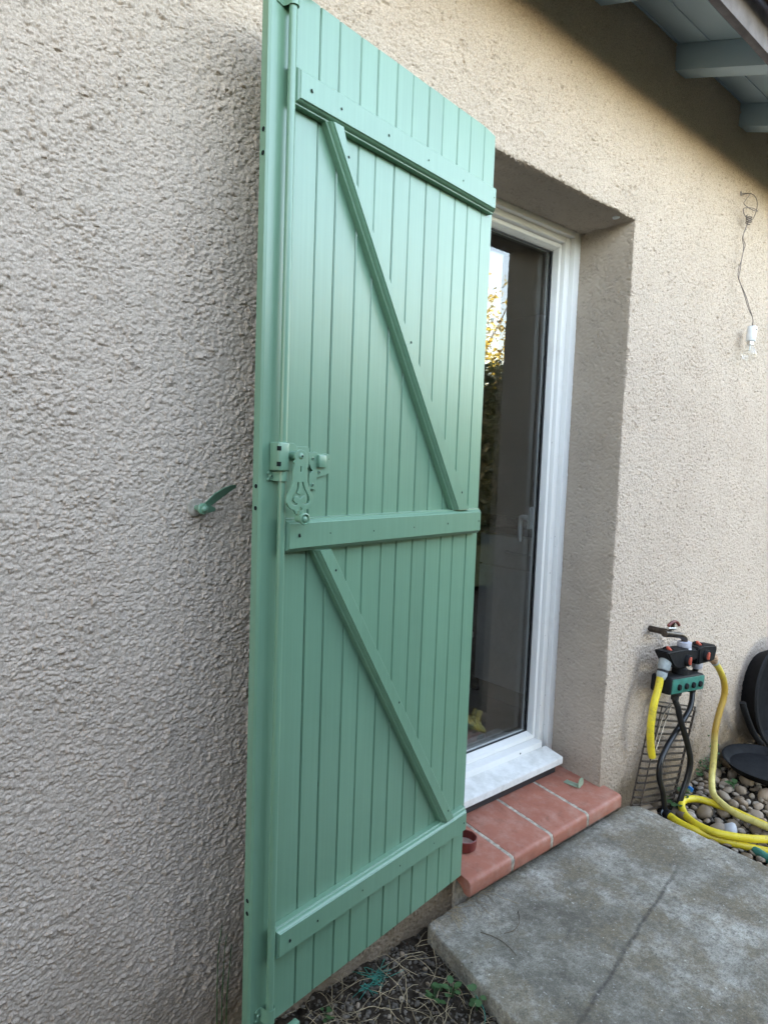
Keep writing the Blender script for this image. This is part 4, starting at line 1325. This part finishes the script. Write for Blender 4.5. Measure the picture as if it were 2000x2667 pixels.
# ------------------------------------------------------------------ wire rack leaning on the wall
rack = empty('wire_rack', (1.14, -0.09, -0.20), label='rusty wire rack leaning tilted against the wall behind the hoses', cat='rack')
RO_ = np.array((1.14, -0.09, -0.20))
TLc = np.array((1.152, -0.028, 0.283)); TRc = np.array((1.548, -0.030, 0.170)); BLc = np.array((0.940, -0.060, -0.150)); BRc = np.array((1.300, -0.062, -0.215))
def rk(s, t, out=0.0):
    p = (TLc * (1 - s) + TRc * s) * (1 - t) + (BLc * (1 - s) + BRc * s) * t
    return p + np.array((0, -out, 0)) - RO_
def rtube(name, pts, r, mat='wire'):
    return tube(name, [tuple(p) for p in pts], r, mat, rack, 6)
rtube('frame_wire', [rk(0, t) for t in np.linspace(0, 1.0, 8)], 0.0035)
rtube('frame_wire', [rk(1, t) for t in np.linspace(0, 1.0, 8)], 0.0035)
rtube('frame_wire', [rk(0.10, t, 0.02) for t in np.linspace(0.03, 1.0, 8)], 0.0030)
rtube('frame_wire', [rk(0.90, t, 0.02) for t in np.linspace(0.03, 1.0, 8)], 0.0030)
rtube('frame_wire', [rk(s, 0) for s in np.linspace(0, 1, 6)], 0.0035)
for k in range(17):
    t = 0.03 + 0.06 * k
    rtube('cross_wire', [rk(s, t, 0.004 + 0.014 * min(1, 8 * s, 8 * (1 - s))) for s in np.linspace(0, 1, 9)], 0.0044)
rtube('hook_wire', spline_pts([rk(0.10, 0.42, 0.02), rk(0.13, 0.12, 0.026), rk(0.17, 0.01, 0.034), rk(0.22, 0.01, 0.034), rk(0.20, 0.12, 0.03), rk(0.15, 0.40, 0.024)], 6), 0.0028, 'dullsteel')

# ------------------------------------------------------------------ black tub and tray at the right
tub = empty('black_tub', (2.40, -0.12, -0.22), label='big round black plastic tub leaning on its side against the wall at the right edge', cat='tub')
lathe('tub_body', [(0.20, -0.055), (0.215, -0.053), (0.245, 0.01), (0.262, 0.045), (0.282, 0.047), (0.286, 0.055), (0.280, 0.062), (0.256, 0.058), (0.236, 0.01), (0.206, -0.042), (0.01, -0.045)], 'black', tub, (-0.04, 0.035, 0.30), (-0.14, -0.98, 0.10), 48, 45)
tube('tub_handle', spline_pts([(-0.27, 0.0, 0.10), (-0.35, 0.01, 0.17), (-0.43, 0.015, 0.26), (-0.470, 0.02, 0.320), (-0.480, 0.025, 0.350)], 6), 0.015, 'black', tub, 10)
tray = empty('black_tray', (1.925, -0.215, -0.168), (math.radians(3), math.radians(-2), 0), label='round shallow black tray lying on the pebbles in front of the tub', cat='tray')
lathe('tray_dish', [(0.14, 0.0), (0.155, 0.002), (0.178, 0.034), (0.186, 0.037), (0.1875, 0.041), (0.181, 0.042), (0.173, 0.036), (0.150, 0.010), (0.01, 0.006)], 'black', tray, seg=56)

# ------------------------------------------------------------------ pebbles
bed = tag(bpy.data.objects.new('gravel_bed', None), kind='structure')
x = np.linspace(0.9, 3.2, 140); y = np.linspace(-1.6, 0.01, 100)
X, Y = np.meshgrid(x, y)
Z = -0.232 + bump_noise(X, Y, 7, 0.007, 21) + bump_noise(X, Y, 26, 0.003, 22)
bpy.data.objects.remove(bed)
bed = link('gravel_bed', grid_mesh('gravel_bed', np.stack([X, Y, Z], -1)), 'soil', kind='structure')

def stone_mesh(seed, sub=2):
    r = np.random.default_rng(seed)
    bm = bmesh.new()
    bmesh.ops.create_icosphere(bm, subdivisions=sub, radius=1)
    dirs = r.normal(0, 1, (7, 3)); dirs /= np.linalg.norm(dirs, axis=1)[:, None]
    cut = r.uniform(0.62, 0.92, 7)
    s = np.array((1.0, r.uniform(0.62, 0.9), r.uniform(0.45, 0.7)))
    for v in bm.verts:
        p = np.array(v.co)
        for d_, c_ in zip(dirs, cut):
            k = p @ d_
            if k > c_: p = p - d_ * (k - c_) * 0.85
        p = p * (1 + 0.05 * math.sin(3 * p[0] + seed) + 0.04 * math.sin(5 * p[1] + 2 * seed))
        v.co = Vector(p * s)
    me = bpy.data.meshes.new('pebble')
    bm.to_mesh(me); bm.free()
    me.materials.append(M['pebble'])
    me.polygons.foreach_set('use_smooth', np.ones(len(me.polygons), dtype=bool))
    return me
STONES = [stone_mesh(i) for i in range(12)]
SMALL = [stone_mesh(30 + i, 1) for i in range(6)]
placed = []
def pebble(me, x_, y_, z_, r_, big=True, mat=None):
    o = bpy.data.objects.new('pebble', me)
    COL.objects.link(o)
    o.parent = bed
    o.location = (x_, y_, z_)
    o.scale = (r_, r_, r_)
    o.rotation_euler = (random.uniform(-0.5, 0.5), random.uniform(-0.5, 0.5), random.uniform(0, 6.28))
    return o
tries = 0
cnt = 0
while cnt < 292 and tries < 40000:
    tries += 1
    x_ = random.uniform(1.0, 2.35); y_ = random.uniform(-0.72, -0.015)
    # keep to the ground in view: right of the slab, left of the frame edge
    if y_ < -0.50 + (x_ - 1.22) * 0.42 - 0.10: continue
    r_ = random.choice((0.019, 0.024, 0.029, 0.035, 0.043)) * random.uniform(0.85, 1.15)
    if x_ < 1.0 + r_: continue
    if any((x_ - a) ** 2 + (y_ - b) ** 2 < (0.80 * (r_ + c)) ** 2 for a, b, c in placed): continue
    placed.append((x_, y_, r_))
    pebble(random.choice(STONES), x_, y_, -0.222 + 0.25 * r_ + random.uniform(-0.004, 0.006), r_)
    cnt += 1
pp = stone_mesh(99)
pp.materials.clear(); pp.materials.append(M['pale_pebble'])
pebble(pp, 1.285, -0.318, -0.188, 0.036)
pebble(STONES[4], 1.115, -0.045, -0.170, 0.058)
pebble(STONES[2], 1.245, -0.150, -0.195, 0.052)
# small stones filling the gaps: too many to count
V, F = [], []
for _ in range(2600):
    x_ = random.uniform(0.99, 2.6); y_ = random.uniform(-0.95, 0.0)
    me = random.choice(SMALL)
    r_ = random.uniform(0.007, 0.014)
    a = random.uniform(0, 6.28)
    o = len(V)
    c_, s_ = math.cos(a), math.sin(a)
    zz = -0.226 + random.uniform(-0.004, 0.008)
    for v in me.vertices:
        V.append((x_ + r_ * (v.co.x * c_ - v.co.y * s_), y_ + r_ * (v.co.x * s_ + v.co.y * c_), zz + r_ * v.co.z))
    F.extend([tuple(i + o for i in p.vertices) for p in me.polygons])
link('fine_gravel', pydata('fine_gravel', V, F), 'chip', smooth=180, kind='stuff', label='small brown gravel filling the gaps between the pebbles', cat='gravel')
tag(link('blue_cap', pydata('blue_cap', *lathe_data([(0.012, 0), (0.013, 0.004), (0.012, 0.018), (0.009, 0.02)], (0, 0, 0), (0.4, -0.3, 0.8), 14)), 'blue', loc=(1.475, -0.062, -0.192), smooth=40), 'small bright blue plastic cap lying on the pebbles by the wall', 'cap')
world_tube('old_pipe', [(1.21, -0.50, -0.205), (1.23, -0.44, -0.205), (1.25, -0.40, -0.207)], 0.017, 'teal', label='short dark blue-green pipe stub lying under the yellow hose', cat='pipe')

# ------------------------------------------------------------------ soil litter: crumbs, straw, weeds, twine
V, F = [], []
for _ in range(5200):
    y_ = random.uniform(-0.75, -0.005); x_ = random.uniform(-1.0, -0.14)
    if x_ > -0.15 - 0.19 * (-y_): continue
    me = random.choice(SMALL)
    r_ = random.choice((0.0022, 0.003, 0.004, 0.0055, 0.0075)) * random.uniform(0.7, 1.3)
    a = random.uniform(0, 6.28); c_, s_ = math.cos(a), math.sin(a)
    o = len(V)
    zz = -0.149 + random.uniform(-0.004, 0.006)
    for v in me.vertices:
        V.append((x_ + r_ * (v.co.x * c_ - v.co.y * s_), y_ + r_ * (v.co.x * s_ + v.co.y * c_), zz + r_ * v.co.z))
    F.extend([tuple(i + o for i in p.vertices) for p in me.polygons])
link('soil_crumbs', pydata('soil_crumbs', V, F), 'chip', smooth=180, kind='stuff', label='crumbs of earth and grit under the shutter', cat='soil')
for i in range(9):                      # pale stones lying on the soil
    me = SMALL[i % 6].copy(); me.materials.clear(); me.materials.append(M['pale_pebble'] if i % 3 == 0 else M['pebble'])
xy = [(-0.252, -0.039), (-0.30, -0.085), (-0.24, -0.12), (-0.53, -0.075), (-0.46, -0.10), (-0.36, -0.155), (-0.27, -0.16), (-0.42, -0.175), (-0.22, -0.20)]
for i, (a, b) in enumerate(xy):
    o = bpy.data.objects.new('stone', STONES[i % 12])
    COL.objects.link(o)
    o.parent = ground
    o.location = (a, b, -0.146)
    s = random.uniform(0.006, 0.013)
    o.scale = (s, s, s)
    o.rotation_euler = (random.random(), random.random(), random.random() * 6)

def straw(n, region, mat, name, label, h=(0.02, 0.12), r0=0.0007, lean=1.0, seed=1):
    r = random.Random(seed)
    parts = []
    k = 0
    while k < n:
        x_, y_ = r.uniform(region[0], region[1]), r.uniform(region[2], region[3])
        if x_ > -0.155 - 0.19 * (-y_) and region[1] < 0: continue
        k += 1
        L = r.uniform(*h)
        a = r.uniform(0, 6.28)
        up = r.uniform(0.1, 1.0)
        p = np.array((x_, y_, -0.148))
        d = np.array((math.cos(a) * lean, math.sin(a) * lean, up))
        d /= np.linalg.norm(d)
        pts = [p.copy()]
        for s in range(6):
            d = d + np.array((r.gauss(0, 0.22), r.gauss(0, 0.22), r.gauss(-0.14, 0.18)))
            d /= np.linalg.norm(d)
            p = p + d * L / 6
            if p[2] < -0.147: p[2] = -0.147 + r.uniform(0, 0.004)
            if p[1] > -0.012: p[1] = -0.012 - r.uniform(0, 0.004)
            pts.append(p.copy())
        parts.append(tube_data(pts, [r0 * q for q in (1.0, 1.1, 1.0, 0.95, 0.85, 0.7, 0.4)], 4))
    return link(name, pydata(name, *merge(parts)), mat, smooth=180, kind='stuff', label=label, cat='grass')
straw(230, (-0.75, -0.16, -0.60, -0.02), 'straw', 'dry_grass', 'thin dry straw stalks over the dark soil by the slab', (0.05, 0.17), 0.00075, 1.2, 3)
straw(420, (-0.95, -0.16, -0.65, -0.01), 'strawdark', 'dead_roots', 'tangle of dead roots and thatch on the soil', (0.02, 0.09), 0.0007, 2.0, 4)
# dry stalks hanging out under the step and over the slab
parts = []
r = random.Random(8)
for _ in range(34):
    x_ = r.uniform(-0.16, 0.12); p = np.array((x_, r.uniform(-0.03, -0.015), -0.14))
    d = np.array((r.gauss(0.2, 0.7), -r.uniform(0.3, 1.0), r.uniform(0.4, 1.3))); d /= np.linalg.norm(d)
    L = r.uniform(0.05, 0.16); pts = [p.copy()]
    for s in range(7):
        d = d + np.array((r.gauss(0, 0.2), r.gauss(-0.03, 0.12), r.gauss(-0.28, 0.12))); d /= np.linalg.norm(d)
        p = p + d * L / 7
        if p[0] > -0.15 and p[1] < -0.035: p[2] = max(p[2], -0.098)
        pts.append(p.copy())
    parts.append(tube_data(pts, 0.0006, 4))
link('dry_stalks', pydata('dry_stalks', *merge(parts)), 'straw', smooth=180, kind='stuff', label='wispy dry stalks growing out between the step and the slab', cat='grass')
tube('twig', [tuple(p) for p in spline_pts([(-0.06, -0.16, -0.0975), (-0.045, -0.195, -0.097), (-0.04, -0.235, -0.0972), (-0.05, -0.28, -0.0975)], 6)], 0.0011, 'strawdark', None, 5, label='thin dark twig lying on the left part of the slab', cat='twig')
tube('twig', [tuple(p) for p in spline_pts([(-0.01, -0.205, -0.0975), (0.02, -0.215, -0.096), (0.06, -0.205, -0.095), (0.10, -0.17, -0.0975)], 6)], 0.0011, 'strawdark', None, 5, label='thin curved dry twig lying on the slab in front of the step', cat='twig')

def leaf_data(base, d, L, w_, seed):
    r = random.Random(seed)
    d = np.array(d, float); d /= np.linalg.norm(d)
    sd = np.cross(d, (0, 0, 1.0)); sd /= np.linalg.norm(sd) + 1e-9
    upv = np.cross(sd, d)
    V, F = [], []
    ts = (0, 0.2, 0.45, 0.7, 0.9, 1.0)
    ws = (0.08, 0.7, 1.0, 0.85, 0.45, 0.02)
    for t, q in zip(ts, ws):
        c = np.array(base) + d * L * t - upv * L * 0.25 * t * t
        for s in (-1, 0, 1):
            V.append(c + sd * w_ * q * s + upv * (0.12 * w_ * abs(s)))
    for i in range(5):
        for s in range(2):
            a = i * 3 + s
            F.append((a, a + 1, a + 4, a + 3))
    return V, F
def weed(name, loc, n, L, label, spread=0.02, h=0.03, seed=0, cat='weed', wr=0.45):
    r = random.Random(seed)
    e = empty(name, loc, label=label, cat=cat)
    stems, i = [], 0
    for i in range(n):
        a = r.uniform(0, 6.28); hh = h * r.uniform(0.4, 1.2)
        top = np.array((math.cos(a) * spread * r.uniform(0.2, 1), math.sin(a) * spread * r.uniform(0.2, 1), hh))
        stems.append(tube_data(spline_pts([(0, 0, 0), tuple(top * (0.4, 0.4, 0.6)), tuple(top)], 3), 0.0008, 4))
        l = leaf_data(top, (math.cos(a), math.sin(a), r.uniform(0.0, 0.7)), L * r.uniform(0.7, 1.2), L * wr * r.uniform(0.8, 1.1), i)
        link('leaf', pydata('leaf', *l), 'leaf', e, smooth=180)
    link('stem', pydata('stem', *merge(stems)), 'leaf', e, smooth=180)
    return e
weed('clover', (-0.292, -0.205, -0.15), 11, 0.018, 'low green clover among straw left of the slab corner', 0.022, 0.022, 1)
weed('clover', (-0.248, -0.232, -0.15), 8, 0.020, 'small green clover tuft touching the slab side', 0.018, 0.025, 2)
weed('clover', (-0.545, -0.075, -0.15), 6, 0.013, 'tiny green seedling near the shutter foot', 0.014, 0.015, 3)
weed('seedling', (-0.232, -0.300, -0.15), 6, 0.022, 'green seedling at the slab side with turquoise twine beside it', 0.012, 0.045, 4)
weed('weed', (1.29, -0.085, -0.215), 9, 0.030, 'broad leaved green weed at the foot of the wire rack', 0.035, 0.045, 5, wr=0.5)
weed('weed', (1.39, -0.060, -0.215), 6, 0.030, 'green weed between the two black hoses', 0.03, 0.06, 6, wr=0.5)
weed('weed', (1.70, -0.022, -0.215), 8, 0.032, 'green weed growing at the wall behind the hanging yellow hose', 0.035, 0.07, 7, wr=0.5)
weed('weed', (1.69, -0.17, -0.205), 6, 0.026, 'small green weed among pebbles beside the black tray', 0.025, 0.02, 8, wr=0.5)
r = random.Random(4)
e = empty('wall_moss', (1.76, -0.012, -0.215), label='mossy creeping plant climbing the wall behind the yellow hose', cat='plant')
for i in range(90):
    l = leaf_data((r.gauss(0, 0.045), -0.004 - r.random() * 0.03, abs(r.gauss(0, 0.075))), (r.gauss(0, 1), -0.6, r.gauss(0.2, 0.7)), r.uniform(0.008, 0.016), 0.005, i)
    link('leaf', pydata('leaf', *l), 'leaf', e, smooth=180)
# turquoise twine
r = random.Random(2)
parts = []
for k in range(26):
    p = np.array((-0.372 + r.gauss(0, 0.020), -0.063 + r.gauss(0, 0.010), -0.146 + r.random() * 0.012))
    pts = [p + np.array((r.gauss(0, 0.010), r.gauss(0, 0.007), r.gauss(0, 0.004))) * s for s in range(4)]
    parts.append(tube_data(spline_pts(pts, 4), 0.0008, 4))
link('twine_scrap', pydata('twine_scrap', *merge(parts)), 'net', smooth=180, label='frayed scrap of turquoise netting twine on the dark soil', cat='twine')
world_tube('twine', [(-0.228, -0.290, -0.112), (-0.232, -0.320, -0.125), (-0.242, -0.336, -0.142), (-0.265, -0.345, -0.147), (-0.29, -0.352, -0.147)], 0.0012, 'net', 5, 6, label='loose turquoise string hanging by the slab side', cat='twine')
# tall grass blade beside the wall at the lower left
parts = []
for k in range(3):
    bx = -0.815 + 0.012 * k
    parts.append(tube_data(spline_pts([(bx, -0.03, -0.15), (bx - 0.003, -0.032, 0.0), (bx - 0.004 + 0.004 * k, -0.035, 0.12), (bx + 0.002, -0.04, 0.20 - 0.03 * k)], 5), [0.0016] * 8 + [0.0012] * 7 + [0.0004], 4))
link('grass_blade', pydata('grass_blade', *merge(parts)), 'leaf', smooth=180, label='tall thin grass blades against the wall left of the shutter foot', cat='grass')

# ------------------------------------------------------------------ garden opposite (mirrored in the door glass), plus an unseen hedge added to close off light
def foliage(n, cen, rad, leaf, seed, shape='blob', jitter=0.35):
    r = np.random.default_rng(seed)
    if shape == 'box':
        P = r.uniform(-1, 1, (n, 3))
        ax = r.integers(0, 3, n)
        P[np.arange(n), ax] = np.sign(P[np.arange(n), ax]) * r.uniform(0.5, 1.06, n)
    else:
        cl = r.normal(0, 1, (28, 3)); cl /= np.linalg.norm(cl, axis=1)[:, None]; cl *= r.uniform(0.35, 0.95, (28, 1))
        P = cl[r.integers(0, 28, n)] + r.normal(0, 0.17, (n, 3))
    P = P * np.array(rad) + np.array(cen)
    D = r.normal(0, 1, (n, 3)); D /= np.linalg.norm(D, axis=1)[:, None]
    E_ = np.cross(D, r.normal(0, 1, (n, 3))); E_ /= np.linalg.norm(E_, axis=1)[:, None]
    s = leaf * r.uniform(0.6, 1.3, (n, 1))
    V = np.stack([P - D * s, P + E_ * s * 0.5, P + D * s, P - E_ * s * 0.5], 1).reshape(-1, 3)
    me = bpy.data.meshes.new('crown')
    me.vertices.add(4 * n); me.vertices.foreach_set('co', V.reshape(-1).astype(np.float32))
    me.loops.add(4 * n); me.loops.foreach_set('vertex_index', np.arange(4 * n, dtype=np.int32))
    me.polygons.add(n); me.polygons.foreach_set('loop_start', np.arange(0, 4 * n, 4, dtype=np.int32))
    me.update(calc_edges=True)
    return me
def tree(name, loc, h, rad, n, mat, label, seed, leaf=0.07):
    e = empty(name, loc, label=label, cat='tree')
    r = random.Random(seed)
    parts = [tube_data(spline_pts([(0, 0, -0.1), (0.05, 0, h * 0.3), (0, 0.05, h * 0.6), (0.03, 0, h * 0.9)], 5), list(np.linspace(0.10, 0.02, 16)), 8)]
    for k in range(9):
        a = r.uniform(0, 6.28); z0 = h * r.uniform(0.3, 0.7)
        q = rad * r.uniform(0.5, 0.95)
        parts.append(tube_data(spline_pts([(0, 0, z0), (math.cos(a) * q * 0.5, math.sin(a) * q * 0.5, z0 + 0.35 * q), (math.cos(a) * q, math.sin(a) * q, z0 + q)], 4), list(np.linspace(0.035, 0.006, 9)), 6))
    link('trunk', pydata('trunk', *merge(parts)), 'bark', e, smooth=60)
    link('crown', foliage(n, (0, 0, h * 0.66), (rad, rad, h * 0.36), leaf, seed), mat, e)
    return e
tree('golden_tree', (9.3, -7.9, -0.15), 5.2, 1.5, 9000, 'gold', 'sunlit golden tree mirrored in the door glass', 5, 0.06)
def hedge(x0, x1, yc, h, seed, n, label, depth=0.5):
    e = empty('hedge', ((x0 + x1) / 2, yc, -0.15), label=label, cat='hedge')
    link('foliage', foliage(n, (0, 0, h / 2), ((x1 - x0) / 2, depth, h / 2), 0.055, seed, 'box'), 'hedgeleaf', e)
    box('hedge_core', (-(x1 - x0) / 2 + 0.1, -depth * 0.35, 0.0), ((x1 - x0) / 2 - 0.1, depth * 0.35, h * 0.88), 'hedgeleaf', e)
    return e
hedge(3.4, 22, -5.9, 3.05, 1, 60000, 'dark clipped hedge across the garden mirrored in the door glass')
hedge(-9, 0.9, -2.95, 2.65, 2, 20000, 'unseen dark hedge added behind the viewpoint to shade the house wall')  # added light blocker, never in view: darkens the left and lower wall

# ------------------------------------------------------------------ groups of repeats
GROUPS = {'black_hose': 'black hoses crossing below the timer', 'yellow_hose': 'yellow garden hose runs by the wall', 'cut_hose': 'yellow garden hose runs by the wall',
          'weed': 'green weeds in the gravel', 'clover': 'small green plants on the soil', 'seedling': 'small green plants on the soil',
          'twig': 'dry twigs on the slab', 'hedge': 'garden hedge mirrored in the glass and unseen hedge added for shade', 'twine': 'turquoise twine scraps', 'twine_scrap': 'turquoise twine scraps'}
for o in COL.objects:
    if o.parent is None:
        nm = o.name.split('.')[0]
        if nm in GROUPS and 'label' in o:
            o['group'] = GROUPS[nm]
